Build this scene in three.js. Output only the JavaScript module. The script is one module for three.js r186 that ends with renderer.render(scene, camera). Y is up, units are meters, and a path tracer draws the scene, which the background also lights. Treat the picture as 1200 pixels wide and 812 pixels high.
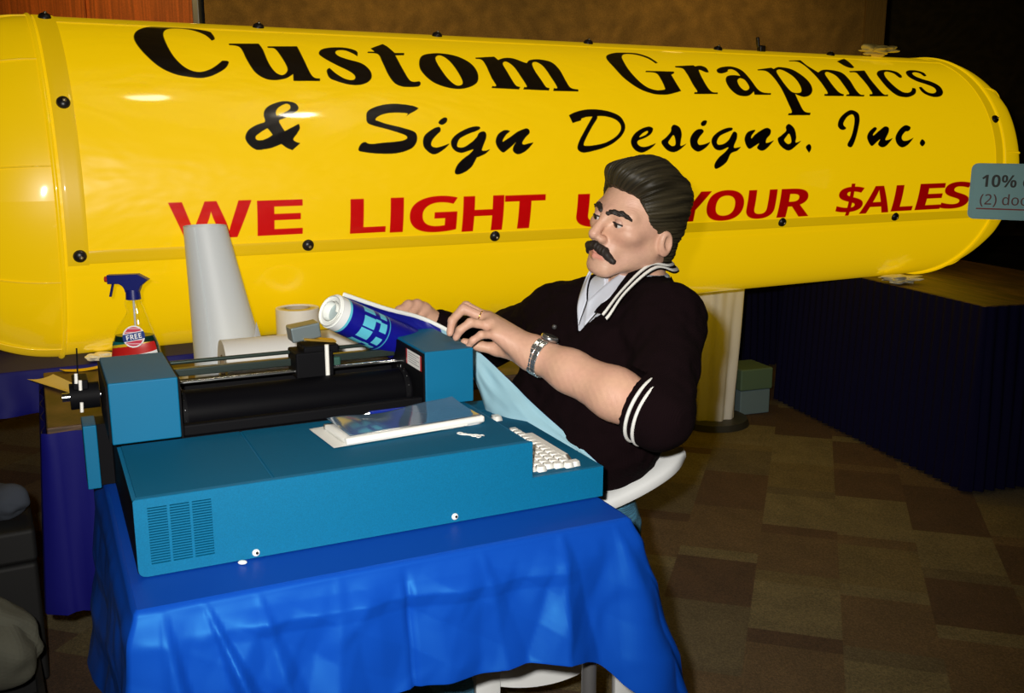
import * as THREE from 'three';
import { RoundedBoxGeometry } from 'three/addons/geometries/RoundedBoxGeometry.js';
import { mergeGeometries } from 'three/addons/utils/BufferGeometryUtils.js';
import { RectAreaLightUniformsLib } from 'three/addons/lights/RectAreaLightUniformsLib.js';
import { createNoise3D } from 'simplex-noise';

// ---------------------------------------------------------------- camera, lights, exposure
const scene = new THREE.Scene();
scene.background = new THREE.Color(0, 0, 0);
const EYE = 1.385, PITCH = 12.279 * Math.PI / 180;
const camera = new THREE.PerspectiveCamera(2 * Math.atan(406 / 1167) * 180 / Math.PI, 1200 / 812, 0.05, 60);
camera.position.set(0, EYE, 0);
camera.rotation.x = -PITCH;
const renderer = new THREE.WebGLRenderer({ antialias: true });
renderer.toneMapping = THREE.LinearToneMapping;
renderer.toneMappingExposure = 1.0;
renderer.shadowMap.enabled = true;
RectAreaLightUniformsLib.init();
// the camera's own electronic flash, a hand's width up and to the left of the lens
const flash = new THREE.SpotLight(0xfffaf2, 16.5, 0, 0.72, 1.0, 2);
flash.name = 'camera_flash';
flash.position.set(-0.075, EYE + 0.07, 0.0);
flash.target.position.set(-0.25, EYE - Math.sin(PITCH) * 4, -Math.cos(PITCH) * 4);
flash.castShadow = true; flash.shadow.mapSize.set(2048, 2048);
scene.add(flash, flash.target);

// ---------------------------------------------------------------- frames of the two main arrangements
const TH = 25.417 * Math.PI / 180, FX = -0.5463, FZ = -1.3527;      // plotter table: e along its front, b to its back
const TT = 28.628 * Math.PI / 180, TUBE_U = 3.1592, TUBE_H = 1.2154, TUBE_R = 0.4754;   // tube sign: s along it, u away from the aisle
const V = (x, y, z) => new THREE.Vector3(x, y, z);
const K = (e, h, b) => V(FX + e * Math.cos(TH) - b * Math.sin(TH), h, FZ - e * Math.sin(TH) - b * Math.cos(TH));
const U = (s, h, u) => V(s * Math.cos(TT) - u * Math.sin(TT), h, -s * Math.sin(TT) - u * Math.cos(TT));
const TABLE = 0.74;

// ---------------------------------------------------------------- helpers
let seedState = 7;
const rnd = () => { seedState = (seedState * 1664525 + 1013904223) >>> 0; return seedState / 4294967296; };
const n3 = createNoise3D(rnd);
const clamp = (x, a, b) => Math.min(b, Math.max(a, x)), lerp = (a, b, t) => a + (b - a) * t;
const sstep = (a, b, x) => { const t = clamp((x - a) / (b - a), 0, 1); return t * t * (3 - 2 * t); };
const taken = new Map();
function numbered(name) { const n = taken.get(name) || 0; taken.set(name, n + 1); return n ? name + '_' + String(n).padStart(3, '0') : name; }
function shade(o) { o.castShadow = true; o.receiveShadow = true; return o; }
function mesh(name, geo, mat, parent) { const m = shade(new THREE.Mesh(geo, mat)); m.name = parent ? name : numbered(name); (parent || scene).add(m); return m; }
function thing(name, label, category, pos, turn = 0, group) {
  const g = new THREE.Group(); g.name = numbered(name); g.position.copy(pos); g.rotation.y = turn;
  g.userData = { label, category }; if (group) g.userData.group = group; scene.add(g); return g;
}
function tag(o, label, category, group) { o.userData.label = label; o.userData.category = category; if (group) o.userData.group = group; return o; }
function struct(name, geo, mat, parent) { const m = mesh(name, geo, mat, parent); if (!parent) { m.name = name; m.userData.kind = 'structure'; } return m; }
function box(x0, x1, y0, y1, z0, z1, r = 0) {
  const w = x1 - x0, h = y1 - y0, d = z1 - z0;
  const g = r > 0 ? new RoundedBoxGeometry(w, h, d, 2, Math.min(r, w / 2.01, h / 2.01, d / 2.01)) : new THREE.BoxGeometry(w, h, d);
  return g.translate((x0 + x1) / 2, (y0 + y1) / 2, (z0 + z1) / 2);
}
function merge(list) {
  return mergeGeometries(list.map((g) => { const q = g.index ? g.toNonIndexed() : g; for (const k of Object.keys(q.attributes)) if (!['position', 'normal', 'uv'].includes(k)) q.deleteAttribute(k); if (!q.attributes.uv) q.setAttribute('uv', new THREE.BufferAttribute(new Float32Array(q.attributes.position.count * 2), 2)); return q; }), false);
}
function cylBetween(a, b, r0, r1 = r0, seg = 16, open = false) {
  const d = b.clone().sub(a), g = new THREE.CylinderGeometry(r1, r0, d.length(), seg, 1, open);
  g.applyQuaternion(new THREE.Quaternion().setFromUnitVectors(V(0, 1, 0), d.normalize()));
  return g.translate((a.x + b.x) / 2, (a.y + b.y) / 2, (a.z + b.z) / 2);
}
const lathe = (pts, seg = 32) => new THREE.LatheGeometry(pts.map((p) => new THREE.Vector2(p[0], p[1])), seg);
// a surface from a function (u, v) -> Vector3, with thickness when asked
function surf(f, nu, nv, thick = 0, closedU = false) {
  const pos = [], uv = [], idx = [];
  for (let j = 0; j <= nv; j++) for (let i = 0; i <= nu; i++) { const p = f(i / nu, j / nv); pos.push(p.x, p.y, p.z); uv.push(i / nu, j / nv); }
  for (let j = 0; j < nv; j++) for (let i = 0; i < nu; i++) { const a = j * (nu + 1) + i, b = a + 1, c = a + nu + 1, d = c + 1; idx.push(a, b, d, a, d, c); }
  let g = new THREE.BufferGeometry();
  g.setAttribute('position', new THREE.Float32BufferAttribute(pos, 3)); g.setAttribute('uv', new THREE.Float32BufferAttribute(uv, 2)); g.setIndex(idx); g.computeVertexNormals();
  if (thick) {
    const N = g.attributes.normal.array, n = (nu + 1) * (nv + 1), p2 = pos.slice(), u2 = uv.slice(), i2 = idx.slice();
    for (let k = 0; k < n; k++) { for (let c = 0; c < 3; c++) p2.push(pos[k * 3 + c] - N[k * 3 + c] * thick); u2.push(uv[k * 2], uv[k * 2 + 1]); }
    for (let k = 0; k < idx.length; k += 3) i2.push(n + idx[k], n + idx[k + 2], n + idx[k + 1]);
    const rim = []; for (let i = 0; i < nu; i++) rim.push([i, i + 1]); 
    if (!closedU) for (let j = 0; j < nv; j++) rim.push([j * (nu + 1) + nu, (j + 1) * (nu + 1) + nu]);
    for (let i = nu; i > 0; i--) rim.push([nv * (nu + 1) + i, nv * (nu + 1) + i - 1]);
    if (!closedU) for (let j = nv; j > 0; j--) rim.push([j * (nu + 1), (j - 1) * (nu + 1)]);
    for (const [a, b] of rim) i2.push(a, n + a, b, b, n + a, n + b);
    g = new THREE.BufferGeometry();
    g.setAttribute('position', new THREE.Float32BufferAttribute(p2, 3)); g.setAttribute('uv', new THREE.Float32BufferAttribute(u2, 2)); g.setIndex(i2); g.computeVertexNormals();
  }
  return g;
}
// sweep a closed profile [[x, y], ...] along a smooth path; up gives the profile's y
function sweep(path, profile, up = V(0, 1, 0), n = 40, closed = false, scaleAt) {
  const c = new THREE.CatmullRomCurve3(path, closed), m = profile.length;
  return surf((a, t) => {
    const p = c.getPointAt(t), T = c.getTangentAt(t), B = T.clone().cross(up).normalize(), N = B.clone().cross(T);
    const q = profile[Math.round(a * m) % m], k = scaleAt ? scaleAt(t) : 1;
    return p.addScaledVector(B, q[0] * k).addScaledVector(N, q[1] * k);
  }, m, n);
}
const ovalProfile = (w, h, n = 12) => Array.from({ length: n }, (_, i) => [Math.cos(i / n * 2 * Math.PI) * w, -Math.sin(i / n * 2 * Math.PI) * h]);
function tubePath(pts, r, n = 40, seg = 8, closed = false) { return new THREE.TubeGeometry(new THREE.CatmullRomCurve3(pts, closed), n, r, seg, closed); }
// textures
function dataTex(w, h, f, srgb = true) {
  const d = new Uint8Array(w * h * 4);
  for (let y = 0; y < h; y++) for (let x = 0; x < w; x++) { const c = f(x / w, y / h, x, y), o = (y * w + x) * 4; d[o] = clamp(c[0], 0, 255); d[o + 1] = clamp(c[1], 0, 255); d[o + 2] = clamp(c[2], 0, 255); d[o + 3] = 255; }
  const t = new THREE.DataTexture(d, w, h); t.magFilter = THREE.LinearFilter; t.minFilter = THREE.LinearMipmapLinearFilter; t.wrapS = t.wrapT = THREE.RepeatWrapping;
  if (srgb) t.colorSpace = THREE.SRGBColorSpace; t.needsUpdate = true; return t;
}
function canvasTex(w, h, draw) { const c = document.createElement('canvas'); c.width = w; c.height = h; draw(c.getContext('2d'), w, h); const t = new THREE.CanvasTexture(c); t.colorSpace = THREE.SRGBColorSpace; t.magFilter = THREE.LinearFilter; return t; }
const loop3 = (x, y, k, s = 0) => n3(Math.cos(x * 6.2832) * k + s, Math.sin(x * 6.2832) * k + Math.cos(y * 6.2832) * k * 0.7, Math.sin(y * 6.2832) * k + s * 2);
const fineBump = dataTex(256, 256, (u, v) => { const k = 128 + 60 * loop3(u, v, 9) + 50 * (rnd() - 0.5); return [k, k, k]; }, false);
const waveBump = dataTex(256, 256, (u, v) => { const k = 128 + 90 * loop3(u, v, 1.1, 4) + 25 * loop3(u, v, 3, 9); return [k, k, k]; }, false);
const knitBump = dataTex(256, 256, (u, v) => { const k = 128 + 70 * Math.sin(u * 6.2832 * 32) * Math.abs(Math.sin(v * 6.2832 * 20 + (Math.sin(u * 6.2832 * 32) > 0 ? 0.8 : -0.8))) + 20 * (rnd() - 0.5); return [k, k, k]; }, false);
const lin = (r, g, b) => new THREE.Color().setRGB(r, g, b);
function mat(color, roughness = 0.6, extra = {}) { return new THREE.MeshPhysicalMaterial({ color, roughness, ...extra }); }
const rep = (t, x, y) => { const q = t.clone(); q.repeat.set(x, y); q.needsUpdate = true; return q; };

// signed distance modelling (for the person and for soft lumps)
const smin = (a, b, k) => { const h = Math.max(k - Math.abs(a - b), 0) / k; return Math.min(a, b) - h * h * k * 0.25; };
function cap(x, y, z, a, b, ra, rb) {
  const bx = b.x - a.x, by = b.y - a.y, bz = b.z - a.z, px = x - a.x, py = y - a.y, pz = z - a.z, L = bx * bx + by * by + bz * bz;
  const t = L > 0 ? clamp((px * bx + py * by + pz * bz) / L, 0, 1) : 0;
  return Math.hypot(px - bx * t, py - by * t, pz - bz * t) - (ra + (rb - ra) * t);
}
function ell(x, y, z, c, r) {
  const px = x - c[0], py = y - c[1], pz = z - c[2], k0 = Math.hypot(px / r[0], py / r[1], pz / r[2]), k1 = Math.hypot(px / (r[0] * r[0]), py / (r[1] * r[1]), pz / (r[2] * r[2]));
  return k1 < 1e-9 ? -Math.min(...r) : k0 * (k0 - 1) / k1;
}
// surface nets: one indexed mesh of f = 0 inside a box
function net(f, lo, hi, h, colour) {
  const nx = Math.ceil((hi.x - lo.x) / h) + 1, ny = Math.ceil((hi.y - lo.y) / h) + 1, nz = Math.ceil((hi.z - lo.z) / h) + 1;
  const val = new Float32Array(nx * ny * nz), at = (i, j, k) => (k * ny + j) * nx + i;
  for (let k = 0; k < nz; k++) for (let j = 0; j < ny; j++) for (let i = 0; i < nx; i++) val[at(i, j, k)] = f(lo.x + i * h, lo.y + j * h, lo.z + k * h);
  const id = new Int32Array(nx * ny * nz).fill(-1), pos = [], idx = [];
  for (let k = 0; k < nz - 1; k++) for (let j = 0; j < ny - 1; j++) for (let i = 0; i < nx - 1; i++) {
    let n = 0, sx = 0, sy = 0, sz = 0;
    for (let e = 0; e < 12; e++) {
      const axis = e >> 2, p = e & 1, q = (e >> 1) & 1;
      const a = axis === 0 ? [0, p, q] : axis === 1 ? [p, 0, q] : [p, q, 0], b = a.slice(); b[axis] = 1;
      const va = val[at(i + a[0], j + a[1], k + a[2])], vb = val[at(i + b[0], j + b[1], k + b[2])];
      if ((va < 0) === (vb < 0)) continue;
      const t = va / (va - vb); n++; sx += a[0] + (b[0] - a[0]) * t; sy += a[1] + (b[1] - a[1]) * t; sz += a[2] + (b[2] - a[2]) * t;
    }
    if (n) { id[at(i, j, k)] = pos.length / 3; pos.push(lo.x + (i + sx / n) * h, lo.y + (j + sy / n) * h, lo.z + (k + sz / n) * h); }
  }
  const quad = (a, b, c, d, flip) => { if (a < 0 || b < 0 || c < 0 || d < 0) return; flip ? idx.push(a, c, b, a, d, c) : idx.push(a, b, c, a, c, d); };
  for (let k = 1; k < nz - 1; k++) for (let j = 1; j < ny - 1; j++) for (let i = 1; i < nx - 1; i++) {
    const v0 = val[at(i, j, k)] < 0;
    if (v0 !== val[at(i + 1, j, k)] < 0) quad(id[at(i, j - 1, k - 1)], id[at(i, j, k - 1)], id[at(i, j, k)], id[at(i, j - 1, k)], !v0);
    if (v0 !== val[at(i, j + 1, k)] < 0) quad(id[at(i - 1, j, k - 1)], id[at(i - 1, j, k)], id[at(i, j, k)], id[at(i, j, k - 1)], !v0);
    if (v0 !== val[at(i, j, k + 1)] < 0) quad(id[at(i - 1, j - 1, k)], id[at(i, j - 1, k)], id[at(i, j, k)], id[at(i - 1, j, k)], !v0);
  }
  const nor = new Float32Array(pos.length), E = h * 0.4, uv = new Float32Array(pos.length / 3 * 2), col = colour ? new Float32Array(pos.length) : null;
  for (let p = 0; p < pos.length; p += 3) {
    const [x, y, z] = [pos[p], pos[p + 1], pos[p + 2]];
    let gx = f(x + E, y, z) - f(x - E, y, z), gy = f(x, y + E, z) - f(x, y - E, z), gz = f(x, y, z + E) - f(x, y, z - E); const l = Math.hypot(gx, gy, gz) || 1;
    nor[p] = gx / l; nor[p + 1] = gy / l; nor[p + 2] = gz / l; uv[p / 3 * 2] = x + z; uv[p / 3 * 2 + 1] = y;
    if (col) { const c = colour(x, y, z); col[p] = c[0]; col[p + 1] = c[1]; col[p + 2] = c[2]; }
  }
  const g = new THREE.BufferGeometry();
  g.setAttribute('position', new THREE.Float32BufferAttribute(pos, 3)); g.setAttribute('normal', new THREE.BufferAttribute(nor, 3)); g.setAttribute('uv', new THREE.BufferAttribute(uv, 2));
  if (col) g.setAttribute('color', new THREE.BufferAttribute(col, 3)); g.setIndex(idx); return g;
}

// ---------------------------------------------------------------- the room
const carpetTex = dataTex(1024, 1024, (() => {
  const cells = 14, tone = [];
  for (let i = 0; i < cells * cells * 4; i++) tone.push(rnd());
  const pal = [[102, 90, 60], [96, 78, 54], [84, 64, 46], [108, 98, 70], [78, 59, 43], [92, 82, 60]];
  return (u, v) => {
    const col = Math.floor(u * cells), off = tone[col] * 0.8, row = Math.floor(((v + off) % 1) * 9), inner = (((v + off) % 1) * 9) % 1;
    const k = tone[(col * 17 + row * 5 + (inner > 0.8 ? 3 : 0)) % tone.length], c = pal[Math.floor(k * pal.length)];
    const f = 0.82 + 0.36 * rnd() + 0.06 * loop3(u, v, 4); return [c[0] * f, c[1] * f, c[2] * f];
  };
})());
const floorMat = mat(0xffffff, 0.95, { map: rep(carpetTex, 4, 4), bumpMap: rep(fineBump, 60, 60), bumpScale: 0.004 });
const floorGeo = new THREE.BoxGeometry(16, 0.1, 18);
{ const p = floorGeo.attributes.position, q = floorGeo.attributes.uv, a = 0.29; for (let i = 0; i < p.count; i++) { const x = p.getX(i), z = p.getZ(i); q.setXY(i, (x * Math.cos(a) + z * Math.sin(a)) / 14.4 + 0.02, (-x * Math.sin(a) + z * Math.cos(a)) / 14.4); } }
struct('floor', floorGeo.translate(1, -0.05, -4.5), floorMat);
const wallTex = dataTex(512, 512, (u, v) => { const f = 0.86 + 0.1 * loop3(u, v, 2.2) + 0.22 * (rnd() - 0.5); return [150 * f, 124 * f, 62 * f]; });
const wallMat = mat(0xffffff, 0.85, { map: rep(wallTex, 3, 2), bumpMap: rep(fineBump, 20, 12), bumpScale: 0.002 });
const paintMat = mat(lin(0.30, 0.27, 0.22), 0.9);
const WZ = -7.2;
struct('wall_back', box(-2.12, 2.43, 0, 3, WZ - 0.14, WZ), wallMat);
struct('wall_recess', box(2.3, 9, 0, 3, -13.5, -13.35), wallMat);
struct('wall_left', box(-7.1, -7, 0, 3, -7.45, 4.6), paintMat);
struct('wall_right', box(9, 9.1, 0, 3, -13.5, 4.6), paintMat);
struct('wall_front', box(-7.1, 9.1, 0, 3, 4.5, 4.6), paintMat);
struct('ceiling', box(-7.1, 9.1, 3, 3.1, -13.5, 4.6), paintMat);
struct('wall_partition', box(2.43, 2.57, 0, 3, -13.35, WZ + 0.03), wallMat);
const woodTex = dataTex(256, 512, (u, v) => { const g = loop3(u * 1, v * 0.12, 5) * 0.5 + 0.5, f = 0.75 + 0.28 * g + 0.14 * (rnd() - 0.5); return [214 * f, 118 * f, 46 * f]; });
const woodMat = mat(0xffffff, 0.55, { map: woodTex });
const door = struct('door_1', box(-3.6, -2.2, 0.02, 2.75, WZ - 0.1, WZ - 0.05), woodMat);
for (const [a, b] of [[-4.95, -3.63], [-3.6, -2.95], [-2.92, -2.2]]) struct('panel', box(a, b, 0.04, 2.7, WZ - 0.05, WZ - 0.02, 0.006), woodMat, door);
struct('wall_side', box(-7, -2.2, 0, 3, WZ - 0.24, WZ - 0.101), paintMat);
struct('trim_1', box(-2.196, -2.15, 0, 3, WZ - 0.1, WZ + 0.03, 0.008), mat(lin(0.45, 0.55, 0.68), 0.3, { metalness: 0.7 }));

// ceiling downlights whose light glints on the tube
const lampGlow = new THREE.MeshStandardMaterial({ color: 0x222222, emissive: 0xfff3dc, emissiveIntensity: 14 });
const lampDim = new THREE.MeshStandardMaterial({ color: 0x222222, emissive: 0xfff3dc, emissiveIntensity: 4 });
for (const [x, z, w, m] of [[0.48, -2.06, 'over the aisle side of the tube sign', 1], [-0.37, -2.15, 'over the plotter end of the tube sign', 0]]) {
  const g = thing('ceiling_downlight', 'round recessed ceiling downlight with white trim ' + w, 'light', V(x, 2.985, z), 0, 'ceiling downlights');
  mesh('trim_ring', lathe([[0.09, 0], [0.12, 0], [0.12, 0.014], [0.09, 0.014], [0.09, 0]]), mat(0xe8e4da, 0.5), g);
  mesh('lamp_disc', new THREE.CylinderGeometry(0.09, 0.09, 0.006, 32).translate(0, 0.006, 0), m ? lampGlow : lampDim, g);
  const l = new THREE.SpotLight(0xfff3dc, m ? 1.2 : 0.4, 0, 1.2, 0.6, 2); l.name = 'downlight'; l.position.set(x, 2.97, z); l.target.position.set(x, 0, z); l.castShadow = true; l.shadow.radius = 4; scene.add(l, l.target);
}
// warm wall washers over the back wall, above the frame
for (const [x, w] of [[-2.7, 'before the wood panelled doors'], [-0.9, 'nearest the metal door jamb'], [1.2, 'before the brown partition wall']]) {
  const g = thing('wall_washer', 'warm ceiling wall washer lamp ' + w, 'light', V(x, 2.985, WZ + 1.2), 0, 'wall washers');
  mesh('trim_ring', lathe([[0.07, 0], [0.095, 0], [0.095, 0.014], [0.07, 0.014], [0.07, 0]]), mat(0xe8e4da, 0.5), g);
  mesh('lamp_disc', new THREE.CylinderGeometry(0.07, 0.07, 0.006, 28).translate(0, 0.006, 0), new THREE.MeshStandardMaterial({ color: 0x222222, emissive: 0xffc46a, emissiveIntensity: 3 }), g);
  const l = new THREE.SpotLight(0xffc46a, 3.6, 0, 1.05, 0.8, 2); l.name = 'wall_washer_light'; l.position.set(x, 2.96, WZ + 1.2); l.target.position.set(x, 1.4, WZ); l.castShadow = true; l.shadow.radius = 3; scene.add(l, l.target);
}

// ---------------------------------------------------------------- the lit yellow tube sign
// outlines of the printed letters on the vinyl face, in millimetres along and around the tube; * marks a sharp corner
const PRINT_OUTLINES = [
  '1188,241* 1169,249 1130,254 1089,252 1052,242 1029,229 1022,212 1022,195 1036,187 1064,179 1093,171 1117,163 1133,156 1135,148 1123,142 1098,138 1058,135 1028,132 1014,133 1007,137 997,135 987,125 984,114 996,110 1024,106 1059,104 1094,105 1124,111 1149,122 1163,139 1166,156 1160,167 1139,175 1110,183 1081,190 1058,198 1047,203 1056,213 1077,222 1103,226 1134,226 1151,223 1140,212* 1158,224 1176,233',
  '1243,181 1230,180 1210,170 1191,156 1183,139 1184,122 1196,108 1210,101 1226,104 1249,117 1267,132* 1245,125 1223,120 1210,123 1207,131 1213,143 1229,158 1243,170',
  '1272,209 1262,211 1246,201 1242,193 1253,189 1267,197',
  '1372,183 1353,183 1321,173 1292,158 1274,141 1272,124 1282,110 1300,104 1319,108 1342,114 1329,101 1304,85 1283,66 1275,47 1284,41 1306,47 1331,63 1350,89 1355,91 1381,101 1398,114* 1382,109 1370,111 1376,125 1389,148 1391,163 1383,168 1368,163 1358,150 1336,133 1313,121 1294,120 1290,127 1301,146 1330,160 1358,169 1374,177',
  '1450,170 1431,158 1420,137 1425,118 1440,104 1454,110 1479,127 1489,135 1478,120 1476,107 1490,98 1513,104 1535,119 1550,133* 1528,129 1513,127 1511,134 1525,150 1541,163 1541,174 1530,177 1503,168 1475,152 1453,140 1444,136 1445,142 1459,158 1475,169* 1464,172',
  '1697,222* 1723,233 1763,242 1813,243 1855,236 1888,221 1901,197 1898,175 1878,151 1843,129 1803,114 1758,104 1727,100 1711,106 1707,117 1719,140 1747,175 1784,218* 1762,217 1740,211* 1737,205* 1704,196*|1805,220 1837,219 1869,209 1884,192 1881,172 1859,151 1818,132 1773,123 1742,121 1731,125 1743,146 1771,181 1799,211',
  '2010,178 1995,184 1968,178 1935,161 1916,140 1915,121 1928,105 1950,98 1974,104 1999,117 2012,128* 1983,119 1956,116 1941,123 1941,136 1974,147 2000,161|1949,148 1964,161 1985,170 1987,164 1972,154',
  '2101,191 2087,182 2081,167 2057,147 2036,133 2042,117 2060,102 2083,98 2108,106 2139,126* 2113,118 2116,136 2124,158 2121,181|2089,155 2094,141 2091,122 2076,118 2063,129 2073,142',
  '2243,205 2229,206 2215,196 2217,187 2232,190',
  '2211,176 2189,172 2166,155 2155,136 2158,113 2179,99 2201,103 2227,118 2240,131* 2214,123 2191,121 2186,133 2198,149 2219,167',
  '2347,180 2322,179 2283,166 2253,146 2246,127 2258,107 2282,102 2316,112 2303,98 2269,76 2251,55 2253,41 2270,43 2303,62 2324,90 2354,100 2372,113* 2344,109 2342,118 2359,143 2363,161 2351,166 2338,155 2323,138 2299,124 2274,121 2269,132 2287,152 2326,166 2344,172',
  '2445,173 2412,164 2394,142 2397,118 2410,106 2433,115 2457,125 2445,109 2462,99 2484,104 2509,121 2527,135* 2501,127 2488,127 2495,142 2514,157 2520,173 2504,180 2475,171 2445,156 2425,142 2427,152 2446,168',
  '2614,195 2595,184 2592,169 2565,152 2546,140 2553,117 2583,99 2611,105 2657,133* 2628,126 2635,148 2633,178|2603,159 2609,145 2607,127 2590,121 2575,134 2586,147',
  '2692,120 2676,112 2677,103 2688,89* 2699,102 2700,114',
  '2946,253 2911,242 2872,218 2853,192 2858,177 2876,173 2891,180 2882,190 2886,203 2914,226 2943,235 2948,219 2932,184 2909,147 2884,118 2892,108 2907,111 2927,136 2952,177 2973,215 2975,241',
  '3040,183 3007,165 2991,143 3000,118 3013,112 3041,128 3058,136 3044,117 3063,106 3090,113 3128,141* 3099,133 3086,136 3109,162 3116,181 3097,186 3061,169 3027,151 3027,158 3051,177',
  '3235,186 3209,191 3172,173 3143,143 3148,117 3172,105 3206,115 3243,142* 3209,131 3182,131 3178,146 3201,165 3220,168 3234,177',
  '3290,135 3304,122 3286,108 3273,120',
  '799,258 775,254 752,244 737,231 731,215 731,196 708,187 687,175 675,160 673,146 682,130 698,119 719,120 743,125 767,134* 781,123 795,117* 819,136* 808,139 801,147 814,163 824,178 823,190* 803,180 781,169* 774,183 770,200 790,209 813,222 827,232 830,242 822,253|795,250 775,239 765,225 766,213* 787,222 805,233 809,243 805,249|735,178* 714,166 700,155 701,146 714,144 732,150 747,159* 742,168',
  '658,509 647,496* 636,533 607,567 567,575 539,562 523,523 521,466 528,413 544,375 565,355 589,351 616,362 637,379 654,397* 667,397 670,390 655,366 622,342 590,330 556,332 518,342 484,368 458,413 444,460 444,502 460,543 491,577 524,593 571,596 616,583 653,562 658,546',
  '691,482* 775,489* 779,460 780,397 790,359 806,347 821,356 829,376 824,421 815,463 797,467 798,475* 884,482* 885,424 889,363 897,341 913,338* 911,329* 835,327* 840,353* 814,335 780,328 755,334 734,357 723,403 719,456 709,471 690,473*',
  '1053,439* 1043,454 1024,469 1000,467 990,453 996,436 1021,421 1056,405 1072,377 1070,349 1053,329 1026,318 996,318 962,329 942,342 941,369 952,381* 966,358 987,339 1008,335 1019,343 1019,356 1007,371 974,397 947,425 939,446 955,470 988,483 1029,485 1055,473 1060,459*',
  '1110,487* 1160,521* 1168,507* 1179,465* 1210,467* 1205,455* 1176,452* 1177,395 1184,345 1196,334 1216,336 1217,327* 1207,317 1178,314 1154,316 1135,328 1125,359 1123,410 1122,455 1091,459* 1095,467* 1116,468*',
  '1302,471 1266,456 1243,421 1236,380 1256,339 1295,317 1339,311 1382,322 1411,344 1423,383 1415,425 1384,459 1342,473|1317,459 1303,440 1302,400 1312,353 1330,326 1350,326 1359,342 1356,385 1347,432 1333,458',
  '1446,456* 1516,466* 1522,447* 1549,460 1581,460 1609,441 1621,436* 1641,454 1677,460 1715,447 1728,410 1730,354 1737,325 1763,319* 1760,311* 1667,311* 1674,323* 1687,325 1681,370 1674,423 1658,444 1639,434 1633,396 1640,351 1646,326 1657,323* 1651,312* 1560,314* 1567,324* 1577,327 1571,366 1563,417 1547,440 1530,428 1529,396 1533,352 1539,329 1552,324* 1544,314* 1450,317* 1455,325* 1469,327 1464,362 1466,423 1462,446 1444,449*',
  '2155,468* 2143,463* 2129,497 2097,522 2061,526 2034,514 2016,484 2006,425 2015,374 2037,339 2069,324 2102,325 2114,330* 2117,370 2112,405 2070,409* 2077,416* 2195,417* 2190,408* 2173,399* 2173,357 2177,323* 2143,313 2100,305 2050,309 2002,331 1965,376 1951,436 1950,479 1969,509 2012,531 2054,537 2106,536 2138,512 2149,487',
  '2219,450* 2306,460* 2309,453* 2337,459 2354,447 2350,421* 2337,419 2320,431 2310,428 2301,388 2301,342 2312,321 2335,320* 2331,313* 2228,311* 2234,319* 2247,322 2243,355 2246,410 2244,437 2216,442*',
  '2398,438 2435,456 2482,461 2512,440 2520,396 2526,344 2545,324 2581,322* 2575,314* 2499,313* 2504,329* 2476,311 2449,306 2417,313 2399,341 2401,375 2421,400 2454,408 2485,405* 2483,430 2470,443 2450,440 2439,428 2410,417 2391,419|2469,390 2454,377 2450,350 2462,332 2482,336 2494,351 2493,382 2481,392',
  '2594,448* 2672,464* 2678,455* 2715,471 2764,461 2790,427 2803,383 2795,344 2767,317 2733,308 2704,317 2697,323* 2696,287 2704,247 2734,240* 2726,230* 2620,229* 2627,237* 2644,243 2642,286 2643,356 2639,416 2627,441 2591,442*|2683,444 2673,417 2672,370 2683,333 2708,325 2733,332 2745,359 2745,405 2727,440 2707,454',
  '2811,530* 2878,539* 2873,490 2893,443* 2930,462 2976,464 3018,449 3026,406 3022,354 3031,326 3053,324* 3045,316* 2951,316* 2960,324* 2975,329 2974,370 2972,424 2950,448 2929,444 2917,422 2914,373 2924,334 2945,324* 2937,316* 2839,315* 2846,324* 2864,329 2864,372 2861,441 2857,503 2844,524 2808,523*',
  '3076,543* 3154,585* 3126,495* 3104,485 3080,501',
  '3071,461* 3161,470* 3145,410 3150,353 3162,328 3184,329* 3178,320* 3077,318* 3084,328* 3101,332 3102,365 3100,424 3099,452 3067,452*',
  '3339,431* 3322,428 3312,457 3283,468 3257,454 3242,419 3250,374 3273,345 3303,340 3330,350 3347,367* 3363,363 3347,340 3311,323 3269,317 3228,328 3203,368 3202,423 3215,452 3251,475 3301,482 3340,471 3347,446',
  '3498,449* 3480,444 3474,464 3451,472 3426,462 3427,441 3456,422 3493,407 3519,382 3515,351 3489,329 3449,321 3413,328 3390,345 3389,370 3406,374* 3417,348 3446,340 3474,350 3479,371 3449,390 3405,409 3383,436 3394,467 3429,486 3475,487 3502,472',
];
const RED_LETTERS = [['W', 0.459, 0.674, -0.112, -0.014], ['E', 0.688, 0.814, -0.112, -0.015], ['L', 0.95, 1.058, -0.12, -0.021], ['I', 1.071, 1.111, -0.122, -0.021], ['G', 1.13, 1.283, -0.128, -0.02], ['H', 1.302, 1.439, -0.131, -0.023], ['T', 1.442, 1.585, -0.132, -0.027],
  ['U', 1.702, 1.865, -0.138, -0.03], ['P', 1.888, 2.043, -0.138, -0.032], ['Y', 2.077, 2.243, -0.139, -0.035], ['O', 2.228, 2.394, -0.141, -0.032], ['U', 2.408, 2.542, -0.141, -0.036], ['R', 2.56, 2.716, -0.142, -0.037], ['$', 2.847, 2.983, -0.15, -0.028], ['A', 2.977, 3.137, -0.143, -0.038], ['L', 3.148, 3.266, -0.142, -0.039], ['E', 3.282, 3.429, -0.142, -0.036], ['S', 3.427, 3.59, -0.143, -0.033]];
const S0 = 0.2, S1 = 3.78, A0 = -0.205, A1 = 0.80, TW = 2048, THH = 575;
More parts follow.
